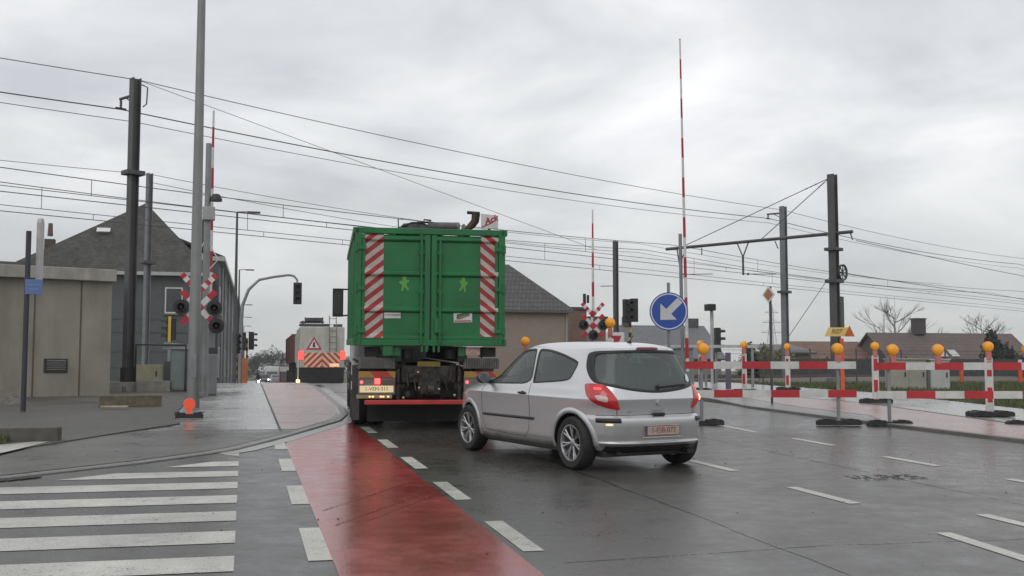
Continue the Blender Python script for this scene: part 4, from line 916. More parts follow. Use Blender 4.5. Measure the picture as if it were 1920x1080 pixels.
def round_lamp(t, x, z, r=.20, y=-.16):
    L_ = MB(); L_.lathe([(r, 0), (r, .02), (r*.5, .02)], T(x, y, z) @ RX, 24); L_.lathe([(r*.52, .0), (r*.52, .22), (r*.48, .22), (r*.48, .02)], T(x, y, z) @ RX, 20)
    o = L_.build('signal_lamp', backb, t, 40)
    MB().lathe([(r*.48, .03), (r*.3, .06), (0, .07)], T(x, y, z) @ RX, 16).build('lens', lens_dark, o, 60)
def crossing_signal(label, x, y, zc, lamps, rz=0, k=1.0, poletop=.6):
    z0 = gz(y)+.05; t = thing('crossing_signal', label, 'railway signal', (x, y, z0), rz, 'level-crossing signals with red and white crosses')
    h = zc-z0
    MB().tube([(0, 0, 0), (0, 0, h+poletop)], .055, 12).build('post', stripes('post_red_white', (0, 0, 1), .5, (.42, .02, .03), (.6, .6, .58), .5), t, 40)
    MB().box((0, 0, .06), (.35, .35, .12)).build('footing', kerbmat, t, None, .02)
    crossbuck(t, h, k)
    for lx, lz in lamps: round_lamp(t, lx, h+lz)
    return t
tl = crossing_signal('twin-cross railway signal on the left half hidden behind the lamp column', -1.17, 29.6, 3.02, ((-.43, 0), (.40, -.02), (.46, -.48)))
tr_ = crossing_signal('twin-cross railway signal seen over the roof of the silver car', 12.95, 40.0, 3.06, ((-.40, .03), (.40, .03), (0, -.36)))
MB().tube([(-.30, 0, 1.15), (-.30, 0, 1.55)], .06, 10).tube([(-.16, 0, 1.2), (-.16, 0, 1.5)], .05, 10).build('bell_horn', black, tr_, 40, loc=(0, 0, 1.85))
def crossing_barrier(label, x, y, zb, zt, lean=0, r0=.062):
    z0 = gz(y)+.05; t = thing('crossing_barrier', label, 'barrier', (x, y, z0), 0, 'raised level-crossing barriers'); H_ = zt-z0
    MB().box((.05, .25, .55), (.34, .42, 1.1)).build('drive_cabinet', pm('cabinet_grey', (.20, .21, .215), .5, 0, .12, 3, grime=.3), t, None, .02)
    MB().tube([(0, 0, zb-z0-.35), (lean*.5, 0, (zb+zt)/2-z0), (lean, 0, H_)], [r0, r0*.75, r0*.45], 10).build('boom', stripes('boom_red_white', (0, 0, 1), 1.15, (.42, .02, .035), (.66, .65, .64), .5, .1), t, 60)
    MB().box((0, .08, zb-z0-.3), (.14, .18, .5)).box((0, .3, zb-z0-.75), (.3, .12, .5)).build('counterweight', steel, t, None, .015)
    return t
crossing_barrier('raised red and white barrier boom just right of the tall lamp column', -.93, 30.9, 3.0, 8.55)
t = crossing_barrier('tallest raised red and white barrier boom rising behind the blue arrow sign', 12.22, 29.0, 1.7, 10.95, -.12, .05)
MB().tube([(-.09, .12, .5), (-.13, .12, 4.6)], .05, 10).build('support_post', steel, t, 40)
crossing_barrier('raised barrier boom behind the twin-cross signal over the car roof', 13.19, 40.6, 3.2, 7.66, 0, .06)
# tall signal post beside the left barrier with a box, bell and camera housing
t = thing('equipment_post', 'grey post with a pale box and dark hooded bell beside the left barrier boom', 'post', (-1.02, 30.3, gz(30.3)+.05), 0)
zz = gz(30.3)+.05
MB().tube([(0, 0, 0), (0, 0, 7.5-zz)], [.11, .075], 12).build('post', steel, t, 40)
MB().box((.04, -.1, 5.58-zz), (.32, .22, .36)).build('junction_box', pm('pale_box', (.34, .34, .33), .5, 0, .1, grime=.2), t, None, .02)
MB().lathe([(.16, 0), (.16, .06), (.10, .18), (.04, .20), (0, .20)], T(.22, -.05, 5.93-zz), 18).tube([(0, 0, 5.99-zz), (.2, -.05, 5.99-zz)], .03).build('bell', black, t, 40)
bk_ = MB(); bk_.tube([(0, 0, 4.9-zz), (.3, -.02, 4.35-zz), (0, 0, 4.0-zz)], .02, 6); bk_.tube([(0, 0, 4.95-zz), (-.18, -.02, 4.6-zz), (0, 0, 4.3-zz)], .02, 6); bk_.build('bracket', crosswhite, t)

# ================================================================== columns, street lamps and traffic lights
t = thing('lamp_column', 'tall plain grey lamp column on the left running out of the top', 'lamp column', (-1.04, 24.49, gz(24.49)+.05), 0)
MB().tube([(0, 0, 0), (0, 0, 2.2), (0, 0, 2.25), (0, 0, 12)], [.135, .125, .118, .07], 20).build('column', pm('column_grey', (.23, .235, .23), .5, .3, .12, 2, grime=.3), t, 40)
MB().box((0, -.128, .9), (.12, .02, .5)).build('access_door', steel, t, None, .006)
MB().tube([(0, 0, 11.9), (.4, .1, 12.1), (1.6, .3, 12.2)], .04, 8).box((1.9, .35, 12.2), (.7, .3, .1)).build('lamp_head', steel, t)
def street_lamp(label, x, y, zt, arm=1.0):
    z0 = gz(y)+.05; t = thing('street_lamp', label, 'street lamp', (x, y, z0), 0, 'street lamps along the far road')
    MB().tube([(0, 0, 0), (0, 0, zt-z0)], [.10, .05], 10).build('pole', dsteel, t, 40)
    MB().tube([(0, 0, zt-z0), (arm*.5, 0, zt-z0+.02)], .03, 6).box((arm*.75, 0, zt-z0), (arm*.6, .22, .08)).build('lamp_head', dsteel, t)
street_lamp('nearest street lamp with a flat head right of the grey house', -.42, 52, 8.68)
street_lamp('second street lamp close behind the arched traffic-light pole', -.43, 82.5, 8.65)
for px_y, lb in ((111.5, 'third street lamp, its head level with the arch of the traffic light'), (139, 'fourth street lamp down the far road beyond the arch'), (168, 'fifth street lamp far along the road'), (196, 'most distant street lamp at the end of the row')):
    street_lamp(lb, -.45+(px_y-82)*.0042, px_y, gz(px_y)+8.6)
signal_black = pm('signal_black', (.016, .016, .017), .5, 0, .2)
def signal_head(t, x, z, y=0, back=False, rz=0, h=.95, hooddir=-1, edge=None):
    M_ = T(x, y, z) @ Matrix.Rotation(rz, 4, 'Z'); b = MB(); b.box((x, y, z), (.30, .20, h), rz)
    for k in (-1, 0, 1):
        a = [Vector((.11*math.cos(q), 0, .11*math.sin(q))) for q in np.linspace(0, math.pi, 9)]; vv = []
        for q in a: vv += [M_ @ (q+Vector((0, -.10, k*h*.31))), M_ @ (q+Vector((0, -.30, k*h*.31)))]
        b.add(vv, [(2*i, 2*i+1, 2*i+3, 2*i+2) for i in range(8)])
    o = b.build('signal_head', signal_black, t)
    for k in (-1, 0, 1): MB().lathe([(.10, 0), (.06, .03), (0, .035)], M_ @ T(0, -.10, k*h*.31) @ RX, 14).build('lens', pm('dull_lens', (.03, .03, .028), .2), o, 60)
    if edge: MB().box(M_ @ Vector((edge*.16, 0, 0)), (.05, .11, h+.06), rz).build('yellow_edge', yellowp, o); MB().box(M_ @ Vector((edge*.12, .17, 0)), (.10, .16, h*.9), rz).build('backboard', signal_black, o)
    return o
ybk = stripes('post_yellow_black', (0, 0, 1), .40, (.50, .38, .07), (.03, .03, .03), .5)
# arched mast-arm signal
t = thing('traffic_light', 'traffic light hanging from a long curved arm over the road', 'traffic light', (-.18, 56, gz(56)+.05), 0); zz = gz(56)+.05
MB().tube([(0, 0, 0), (0, 0, 3.6-zz), (.08, 0, 4.6-zz), (.35, 0, 5.35-zz), (.85, 0, 5.85-zz), (1.6, 0, 6.02-zz), (2.3, 0, 6.12-zz), (2.55, 0, 6.08-zz), (2.72, 0, 5.9-zz), (2.75, 0, 5.6-zz)], [.10, .09, .085, .08, .07, .065, .06, .055, .05, .045], 10).build('curved_mast', steel, t, 60)
signal_head(t, 2.75, 5.2-zz, 0, rz=0); MB().box((2.75, -.03, 5.2-zz), (.42, .03, 1.1)).build('backboard', black, t, None, .02)
def post_signal(label, x, y, zc, rz, postmat, edge=None, two=False, grp='post-mounted traffic lights'):
    z0 = gz(y)+.05; t = thing('traffic_light', label, 'traffic light', (x, y, z0), 0, grp)
    MB().tube([(0, 0, 0), (0, 0, zc-z0+.2)], .06, 10).build('post', postmat, t, 40)
    signal_head(t, 0.0 if not two else -.18, zc-z0, -.16, rz=rz, edge=edge)
    if two: signal_head(t, .22, zc-z0+.05, .1, rz=rz+R(150))
    return t
post_signal('dark traffic light on a yellow and black post beside the arched pole', -.36, 54, 2.62, R(30), ybk)
post_signal('pair of traffic light heads above an orange board near the far road', .15, 60, 2.85, R(-80), ybk, two=True)
tag(MB().box((.02, 59.6, 1.05), (.36, .05, 1.85)).build('orange_board', pm('dull_orange', (.42, .13, .05), .6, 0, .15)), 'orange upright board fixed in front of the far signal pair', 'board')
post_signal('traffic light with a yellow edge against the grey house wall', -2.86, 45, 2.96, R(-85), steel, edge=1)
post_signal('tall dark traffic light on a yellow and black post left of the blue sign', 15.21, 42, 3.75, R(20), ybk, two=True)
t = post_signal('side-on traffic light right of the blue sign below a camera box', 18.06, 40, 2.55, R(80), steel)
MB().tube([(-.02, .3, 0), (-.02, .3, 2.9)], .07, 10).build('camera_pole', pm('pole_pale', (.42, .42, .41), .5), t, 40); MB().box((-.18, .1, 2.95), (.34, .4, .26)).build('camera_box', black, t, None, .02)

# ================================================================== road signs
def sign_post(t, h, r=.035, mat=None): MB().tube([(0, 0, 0), (0, 0, h)], r, 10).build('post', mat or steel, t, 40)
FA = -R(20)
t = thing('arrow_sign', 'round blue sign with a white arrow pointing down to the left', 'road sign', (8.85, 22.0, gz(22)), FA); zc = 2.66-gz(22)
sign_post(t, zc+.62)
MD = T(0, -.05, zc) @ RX
d = MB().lathe([(0, 0), (.41, 0), (.41, .018), (0, .018)], MD, 48).build('disc', bluep, t, 40)
MB().lathe([(.385, .018), (.385, .021), (.362, .021), (.362, .018), (.385, .018)], MD, 48).build('white_ring', signwhite, d)
A45 = Matrix.Rotation(R(45), 4, 'Z')
MB().prism([(.30, -.074), (.30, .074), (-.02, .074), (-.02, .074)][:3]+[(-.045, .074), (-.045, .245), (-.30, 0), (-.045, -.245), (-.045, -.074)], .004, MD @ T(.03, .03, .018) @ A45).build('arrow', pm('arrow_grey_white', (.56, .56, .55), .4, 0, .05), d)
MB().box((0, .0, zc), (.09, .07, .5)).build('clamp', steel, t)
t = thing('priority_sign', 'small diamond priority sign on a slim dark post left of the grey mast', 'road sign', (12.55, 24.56, gz(24.56)+.05), -R(72)); zc = 3.25-gz(24.56)-.05
sign_post(t, zc+.2, .033, dsteel)
d = MB().prism([(0, -.215), (.215, 0), (0, .215), (-.215, 0)], .015, T(0, -.05, zc) @ RX).build('diamond', signwhite, t, None, .004)
MB().prism([(0, -.155), (.155, 0), (0, .155), (-.155, 0)], .004, T(0, -.065, zc) @ RX).build('diamond_centre', pm('faded_orange', (.42, .17, .085), .5), d)
# yellow detour arrow board
t = thing('detour_sign', 'yellow and orange arrow board on a red post in front of the boom mast', 'road sign', (17.55, 30.0, gz(30)+.05), -R(14)); zc = 2.55-gz(30)-.05
MB().box((.12, 0, zc/2-.1), (.10, .08, zc-.2)).build('post', orangep, t)
MS = T(0, -.06, zc) @ RX
d = MB().prism([(-.42, -.14), (.28, -.14), (.40, .13), (-.30, .13)], .015, MS).build('board', pm('sign_yellow', (.72, .50, .16), .45, 0, .06), t, None, .003)
MB().prism([(.18, -.145), (.50, -.145), (.34, .19)], .004, MS @ T(0, 0, .016)).build('arrow_head', pm('sign_orange', (.55, .12, .025), .45), d)
text('route_number', 'R07', .20, MS @ T(-.06, .0, .017), pm('sign_text', (.16, .12, .02), .5), d, .002, .25, .003)
# left parking sign seen edge-on with its white slab
t = thing('street_sign', 'dark pole with a small blue plate in front of the beige hut', 'road sign', (-4.25, 23.56, gz(23.56)+.07), R(0)); zc = 3.07-gz(23.56)-.07
sign_post(t, 4.2-gz(23.56)-.07, .052, pm('pole_dark_violet', (.045, .042, .06), .5, .2))
d = MB().box((.14, -.09, zc), (.33, .03, .30), R(-8)).build('blue_plate', pm('faded_blue', (.10, .17, .38), .5, 0, .1), t, None, .004)
text('plate_lettering', 'SPOORWEG', .05, T(.14, -.108, zc+.04) @ Matrix.Rotation(R(-8), 4, 'Z') @ RX, pm('pale_blue', (.30, .38, .58), .5), d, .001); text('plate_lettering', 'STRAAT', .05, T(.14, -.108, zc-.05) @ Matrix.Rotation(R(-8), 4, 'Z') @ RX, MATS['pale_blue'], d, .001)
sl = [(-.10, -.65), (.10, -.65), (.10, .55), (.07, .63), (0, .66), (-.07, .63), (-.10, .55)]
MB().prism([(x*1.4, y) for x, y in sl], .085, T(.125, .3, 3.85-gz(23.56)-.07) @ Matrix.Rotation(R(86), 4, 'Z') @ RX).build('white_panel', pm('panel_white', (.46, .45, .44), .5, 0, .12, 6, grime=.2), t, None, .01)

# ================================================================== road-works barriers, warning lamps and delineators
bar_rw = pm('board_red', (.46, .022, .030), .4, 0, .1, 6, grime=.15); bar_w = pm('board_white', (.60, .60, .57), .4, 0, .08, 6, grime=.2)
footm = pm('recycled_rubber_foot', (.028, .028, .028), .8, 0, .35, 14, .4, 40)
def warning_lamp(t, x, y, z, r=.10, rz=0):
    M_ = T(x, y, z) @ Matrix.Rotation(rz, 4, 'Z')
    o = MB().lathe([(r*1.02, -.045), (r*1.08, 0), (r*1.02, .045)], M_ @ RX, 22).box(M_ @ Vector((0, 0, -r-.01)), (.09, .07, .05), rz).build('warning_lamp', ambercase, t, 40)
    MB().lathe([(r, .04), (r*.92, .06), (r*.6, .085), (0, .095)], M_ @ RX, 22).lathe([(r, -.04), (r*.6, -.085), (0, -.095)], M_ @ RX, 22).build('amber_lens', amber, o, 60)
    MB().box(M_ @ Vector((0, -.01, -r-.09)), (.095, .08, .15), rz).build('bracket', pm('bracket_pink', (.52, .16, .15), .4), o, None, .006)
    return o
def foot(t, x, y=0, n=1, rz=0, name='foot', L_=.80):
    m_ = MB()
    for k in range(n):
        yy = y+(k-(n-1)/2)*.17
        pr = [(-L_/2, 0), (L_/2, 0), (L_/2, .075), (L_/2-.05, .105), (.07, .105), (.07, .08), (-.07, .08), (-.07, .105), (-L_/2+.05, .105), (-L_/2, .075)]
        if rz: M_ = T(x+(k-(n-1)/2)*.20, y, 0) @ Matrix.Rotation(R(90), 4, 'Z')
        else: M_ = T(x, yy+.08, 0)
        m_.prism(pr, .15, M_ @ RX)
        for xx in (-.22, .22): m_.box(M_ @ Vector((xx, -.075, .11)), (.10, .17, .014), R(90) if rz else 0)
    return m_.build(name, footm, t, None, .008)
def work_barrier(label, x, y, rz, n, posts, lamps, start_red, up=1.09, lo=.57):
    z0 = gz(y); t = thing('work_barrier', label, 'barrier', (x, y, z0), rz, 'red and white road-works barriers'); S = .52
    for z, st, nm in ((up, start_red, 'upper_board'), (lo, not start_red, 'lower_board')):
        b = MB()
        for k in range(n): b.bb((k*S, -.02, z-.068), ((k+1)*S-.0008, .012, z+.068), (k+(0 if st else 1)) % 2)
        b.build(nm, [bar_rw, bar_w], t)
    for p in posts:
        MB().box((p, .04, .65), (.055, .05, 1.2)).build('post', steel, t, None, .006); foot(t, p, .04)
    for p in lamps: warning_lamp(t, p, .03, up+.30)
    return t
BRZ = -R(13.75)
work_barrier('left red and white road-works barrier right behind the silver car', 7.84, 18.72, BRZ, 6, (.30, 2.80), (.34, 2.80), True)
work_barrier('right red and white road-works barrier cut off by the frame edge', 11.24, 17.88, BRZ-R(2), 9, (.22, 2.72), (.30, 1.12, 2.74), True)
def delineator(label, x, y, ztop, lampz, rz=0, n=2, w=.17):
    z0 = gz(y)+(.06 if x > 11.5 else 0); t = thing('delineator', label, 'delineator', (x, y, z0), rz, 'red and white delineator posts with amber lamps')
    H_ = ztop-z0
    d = MB().box((0, 0, H_/2+.04), (w, .05, H_-.08)).build('panel', bar_w, t, None, .02)
    k = 0; z = H_-.08
    while z-.30 > .15:
        MB().box((.0, -.026, z-.15), (w*.58, .006, .30)).build('red_mark', bar_rw, d, None, .002); z -= .52
    foot(t, 0, 0, n)
    warning_lamp(t, 0, 0, lampz-z0, .10); MB().tube([(0, 0, H_-.02), (0, 0, lampz-z0-.1)], .02, 6).build('lamp_stem', bar_w, t)
    return t
delineator('delineator with a single foot left of the right barrier', 15.17, 24.2, 1.76, 1.99, -R(14), 1)
delineator('nearest delineator with a wide foot on the right pavement', 14.60, 19.2, 1.66, 1.88, -R(14), 3, .17)
delineator('delineator standing just left of the grey mast foot', 16.55, 31.3, 1.82, 2.12, -R(60), 1)
delineator('delineator behind the left end of the left barrier', 13.4, 30.8, 1.85, 2.18, -R(70), 1)
delineator('delineator behind the middle of the left barrier', 14.35, 29.8, 1.88, 2.13, -R(65), 2)
delineator('delineator showing only its lamp and head over the silver car roof', 7.25, 21.2, 2.05, 2.37, -R(14), 1, .14)
delineator('lone amber lamp post seen between the container and the car roof', 6.44, 25.0, 1.78, 2.08, -R(14), 1, .10)
t = thing('closed_road_sign', 'white framed board with a red bar just over the car roof', 'road sign', (7.60, 21.9, gz(21.9)), -R(14)); zc = 2.08-gz(21.9)
MB().tube([(0, .04, 0), (0, .04, zc)], .025).build('post', steel, t); d = MB().prism([(-.19, -.14), (.19, -.14), (.19, .12), (-.19, .12)], .015, T(0, 0, zc) @ RX).build('board', signwhite, t, None, .003)
MB().prism([(-.145, -.08), (.08, -.08), (.13, .05), (-.145, .05)], .004, T(0, -.016, zc) @ RX).build('red_bar', bar_rw, d); foot(t, 0, .04)
t = thing('reflector_stand', 'black rubber base with an orange-red reflector at the lamp column foot', 'reflector', (-.97, 21.3, gz(21.3)+.05), 0)
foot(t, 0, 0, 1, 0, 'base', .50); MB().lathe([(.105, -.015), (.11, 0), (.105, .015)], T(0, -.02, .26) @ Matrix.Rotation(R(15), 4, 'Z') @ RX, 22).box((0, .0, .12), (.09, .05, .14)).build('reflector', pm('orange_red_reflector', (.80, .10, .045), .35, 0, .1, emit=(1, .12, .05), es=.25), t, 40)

# ================================================================== cabinets, rails, small walls
cabg = pm('cabinet_grey', (.20, .21, .215), .5); cabb = pm('cabinet_beige', (.33, .32, .265), .55, 0, .08, 3, grime=.25); cabw = pm('cabinet_pale', (.45, .46, .45), .5, 0, .08, 3, grime=.2)
def cabinet(label, x, y, z0, w, d, h, rz, mat, cap=True, doors=1):
    t = thing('equipment_cabinet', label, 'cabinet', (x, y, z0), rz)
    MB().box((0, 0, h/2), (w, d, h)).build('housing', mat, t, None, .015)
    for k in range(doors):
        o = MB().box((-w/2+w*(k+.5)/doors, -d/2-.008, h/2), (w/doors-.05, .012, h-.12)).build('door', mat, t, None, .004); MB().box((-w/2+w*(k+.5)/doors+w/doors*.33, -d/2-.022, h*.52), (.04, .02, .16)).build('handle', black, o)
    if cap: MB().box((0, 0, h+.02), (w+.08, d+.08, .05)).build('cap', mat, t, None, .01)
    return t
cabinet('grey metal cabinet behind the car on the right kerb side', 12.45, 29.8, gz(29.8), .46, .4, 1.35, -R(14), cabg)
cabinet('wide beige two-door cabinet behind the right barrier', 21.3, 32.2, gz(32), 1.2, .5, 1.02, -R(14), cabb, True, 2)
cabinet('small pale cabinet beside the wide beige one', 22.3, 31.9, gz(32), .62, .5, 1.0, -R(14), cabw)
t = cabinet('grey cabinet with a sloping lid beside the left crossing signal', -1.72, 33.3, gz(33.3)+.07, .62, .5, 1.18, -R(6), pm('cabinet_bluegrey', (.22, .25, .25), .5, 0, .1, 3, grime=.3), False)
MB().prism([(-.55, 0), (.36, 0), (.36, .12), (-.5, .2)], .62, T(0, .31, 1.19) @ RX).build('sloping_lid', pm('lid_pale', (.34, .37, .38), .4, 0, .1), t)
t = thing('pipe_railing', 'black pipe railing frame in front of the left equipment cabinet', 'railing', (-2.35, 33.0, gz(33)+.07), -R(3))
MB().tube([(-.66, 0, 0), (-.66, 0, 1.32), (.72, 0, 1.32), (.72, 0, 0)], .03, 8).build('frame', black, t, 60)
cabinet('low yellowish concrete box at the foot of the slim left mast', -3.1, 38.5, gz(38.5)+.1, .85, .7, .62, 0, pm('yellow_concrete', (.27, .25, .17), .8, 0, .15, 4, grime=.2), False)
cabinet('dark low box with a yellow edge near the left tracks', -2.2, 39.5, gz(39)+.1, .9, .6, .75, 0, pm('dark_box', (.05, .055, .055), .6), False)
t = thing('guard_rail', 'pale horizontal guard rail beyond the left road-works barrier', 'railing', (15.0, 35.0, gz(35)), -R(14))
MB().box((.4, 0, 1.42), (3.6, .08, .10)).build('rail', pm('rail_pale', (.42, .42, .40), .5), t)
for x in (-1.2, .4, 2.0): MB().box((x, .05, .7), (.08, .08, 1.4)).build('post', steel, t)
t = thing('pipe_railing', 'grey pipe railing behind the round blue arrow sign', 'railing', (12.3, 31.0, gz(31)), -R(14))
MB().tube([(-.75, 0, 0), (-.75, 0, 1.25), (-.7, 0, 1.34), (.62, 0, 1.34), (.74, 0, 1.25), (.74, 0, 0)], .06, 10).build('frame', steel, t, 60)
tag(MB().tube([(15.32, 33.0, gz(33)), (15.32, 33.0, 1.95)], .09, 12).build('bollard', pm('bollard_violet', (.10, .09, .12), .5)), 'dark violet-grey bollard beyond the left barrier lamps', 'bollard')
for (x, y, z, l) in ((29.0, 38.4, 1.05, 'orange marker post left of the nearest delineator'), (30.9, 37.4, 1.0, 'white-topped orange marker post near the right frame edge')):
    t = thing('marker_post', l, 'post', (x-1.5, y-.6, gz(y)), 0); MB().box((0, 0, .36), (.15, .08, .74)).build('post', orangep, t, None, .01)
    if 'white' in l: MB().box((0, 0, .84), (.13, .07, .22)).build('white_top', signwhite, t)
t = thing('timber_beam', 'long weathered timber edging beam on the gravel before the mast', 'beam', (-2.30, 25.4, gz(25.4)+.08), R(4))
MB().box((-.1, 0, .09), (1.3, .22, .26)).build('beam', pm('weathered_timber', (.15, .12, .085), .8, 0, .35, 8, .4, 30, grime=.4), t, None, .02)
tag(MB().box((-2.6, 24.2, gz(24.2)+.12), (.55, .06, .035), R(-7)).build('plank', pm('pale_wood', (.40, .36, .26), .7, 0, .2, 10)), 'short pale plank lying on the gravel by the timber beam', 'plank')
t = thing('concrete_edging', 'low dark concrete edging block at the left frame edge', 'kerb block', (-3.62, 16.75, gz(16.75)+.05), R(0))
MB().box((0, 0, .09), (2.2, .30, .22)).build('block', pm('dark_concrete', (.10, .095, .08), .8, 0, .3, 5, .4, 20, grime=.4), t, None, .02)
tag(MB().box((-3.6, 33.2, gz(33)+.18), (1.5, .9, .30), R(15)).box((-2.5, 33.0, gz(33)+.2), (.9, .4, .32), R(0)).build('concrete_slab', pm('pale_concrete', (.30, .285, .245), .8, 0, .2, 4, grime=.2)), 'pale broken concrete slabs round the foot of the thick mast', 'slab')
# drain grate and road drain
t = thing('gutter_grate', 'dark slotted gutter grate along the left kerb', 'drain', (-2.55, 11.75, gz(11.75)+.004), 0)
gm = MB()
for k in range(11): yy = 11.78+k*.085; xx = kerbL(yy)+.23; gm.box((xx+2.55, yy-11.75, gz(yy)-gz(11.75)+.006), (.06, .15, .008), R(-38))
gm.build('slots', pm('slot_black', (.008, .008, .008), .6), t)
t = thing('road_drain', 'flat cast-iron drain cover in the right lane', 'drain', (6.95, 10.9, gz(10.9)+.004), 0)
gm = MB()
for k in range(14):
    for r_ in (-.14, .02, .17):
        if random.random() < .72: gm.box((-.40+k*.06+random.uniform(-.008, .008), r_+random.uniform(-.02, .02), .002), (.022, random.uniform(.06, .12), .004))
gm.build('cover', pm('iron_dark', (.04, .039, .037), .35, .3), t)
# beige hut
t = thing('equipment_hut', 'beige concrete railway hut with a flat roof on the left', 'hut', (-3.44, 30.74, gz(30)+.05), R(22.1))
hutm = pm('stained_beige_concrete', (.275, .255, .212), .75, 0, .14, 1.1, .1, 40, grime=.55, gcol=(.10, .085, .06))
bw = MB().bb((-6.5, 0, -.3), (0, 4.0, 3.02)).build('wall', hutm, t)
st = MB()
for x in (-.78, -1.92, -3.1, -4.3): st.box((x, -.006, 1.5), (.035, .014, 3.02))
st.build('panel_joint', pm('joint_dark', (.10, .08, .055), .8), t)
MB().bb((-6.8, -.22, 3.02), (.05, 4.1, 3.34)).build('roof_slab', pm('roof_slab_concrete', (.33, .31, .27), .75, 0, .15, 2, .1, 40, grime=.5), t, None, .015)
MB().bb((-6.6, -.1, 3.34), (-.8, 4.0, 3.42)).build('roof_felt', pm('roof_felt', (.10, .10, .10), .8), t)
v_ = MB().bb((-1.66, -.03, .62), (-1.08, 0.0, .98)).build('vent_frame', pm('vent_dark', (.03, .03, .03), .6), t, None, .006)
sl_ = MB()
for k in range(5): sl_.box((-1.36, -.04, .70+k*.055), (.46, .03, .028), M=Matrix.Rotation(R(35), 4, 'X'))
sl_.build('vent_slats', pm('vent_slat', (.22, .22, .21), .5, .3), v_)

# ================================================================== houses
slate = brickmat('slate_roof', (.048, .046, .041), (.075, .072, .066), (.035, .033, .03), .21, .13, .012, .75, (R(90), 0, 0), .25, .45)
tile_dark = brickmat('dark_roof_tiles', (.072, .066, .064), (.095, .088, .085), (.035, .033, .032), .30, .34, .03, .7, (R(90), 0, 0), .5, .2)
tile_brown = brickmat('brown_roof_tiles', (.115, .085, .075), (.135, .10, .09), (.07, .055, .05), .30, .34, .02, .75, (R(90), 0, 0), .4, .2)
tile_red = brickmat('red_roof_tiles', (.16, .085, .06), (.20, .11, .08), (.09, .05, .04), .30, .34, .02, .75, (R(90), 0, 0), .4, .2)
greywall = pm('grey_painted_wall', (.090, .098, .102), .75, 0, .12, 1.5, grime=.3)
redbrick = brickmat('red_brick', (.16, .07, .05), (.20, .09, .065), (.20, .17, .14), .22, .075, .012, .85, (R(90), 0, 0))
beigebrick = brickmat('pink_beige_brick', (.27, .205, .17), (.29, .225, .19), (.27, .225, .19), .22, .075, .010, .85, (R(90), 0, 0), .15, .1)
winglass = pm('house_window_glass', (.035, .042, .045), .08, 0, .3, 3, spec=.7)
wframe = pm('window_frame_white', (.60, .60, .58), .5)
def window(t, x, y, z, w, h, rz=0, nrm=-1, axis='y'):
    if axis == 'y': o = MB().box((x, y-.02, z), (w, .05, .06)) if False else None
    f = MB(); s_ = .07
    for c, d in (((0, h/2-s_/2), (w, s_)), ((0, -h/2+s_/2), (w, s_)), ((-w/2+s_/2, 0), (s_, h-2*s_)), ((w/2-s_/2, 0), (s_, h-2*s_))):
        if axis == 'y': f.box((x+c[0], y-.03, z+c[1]), (d[0], .06, d[1]))
        else: f.box((x+.03, y+c[0], z+c[1]), (.06, d[0], d[1]))
    fo = f.build('window', wframe, t)
    (MB().box((x, y-.015, z), (w-2*s_, .02, h-2*s_)) if axis == 'y' else MB().box((x+.015, y, z), (.02, w-2*s_, h-2*s_))).build('pane', winglass, fo)
    (MB().box((x, y-.06, z-h/2-.05), (w+.16, .14, .08)) if axis == 'y' else MB().box((x+.06, y, z-h/2-.05), (.14, w+.16, .08))).build('sill', kerbmat, fo)
def slab(mb, pts, th=.14):        # roof plane with thickness
    P = [Vector(p) for p in pts]; n = (P[1]-P[0]).cross(P[2]-P[0]).normalized(); n = n if n.z > 0 else -n; k = len(P)
    mb.add([p for p in P]+[p-n*th for p in P], [tuple(range(k)), tuple(range(2*k-1, k-1, -1))]+[(i, (i+1) % k, k+(i+1) % k, k+i) for i in range(k)])
# grey slated house on the left
t = thing('slated_house', 'grey two-storey house with a hipped slate roof behind the left masts', 'house', (0, 66, 0), 0)
MB().bb((-12.9, 0, -.7), (-2.2, 4.1, 6.75)).build('wall', greywall, t)
rf = MB(); ap = (-6.0, 4.0, 11.55); slab(rf, [(-13.3, -.35, 6.95), (-1.85, -.35, 6.95), ap]); slab(rf, [(-1.85, -.35, 6.95), (-1.85, 4.15, 6.95), ap]); slab(rf, [(-13.3, 4.15, 6.95), (-13.3, -.35, 6.95), ap])
ro = rf.build('roof', slate, t)
MB().box((-7.55, -.40, 6.86), (11.5, .12, .20)).build('fascia', pm('fascia_pale', (.40, .40, .39), .6, 0, .1), t)
MB().box((-11.2, 2.6, 8.5), (.55, .5, 1.0)).build('chimney', pm('old_brown_brick', (.075, .06, .05), .85, 0, .3, 8), ro); MB().tube([(-11.2, 2.6, 9.2), (-11.2, 2.6, 9.95)], [.16, .12], 10).build('chimney_pot', pm('pot_brown', (.12, .075, .07), .7), ro)
MB().box((-8.15, 1.75, 9.55), (.75, .05, .35), M=Matrix.Rotation(R(-45), 4, 'X')).build('roof_light', signwhite, ro)
bd = MB()
for z in (4.25, 3.5, 2.4, 1.5): bd.box((-7.55, -.012, z), (10.7, .03, .07))
bd.build('string_course', pm('band_dark', (.075, .08, .085), .7), t)
for x in (-4.0, -10.4): window(t, x, 0, 5.35, .98, 1.5)
window(t, -10.4, 0, 2.2, 1.0, 1.6)
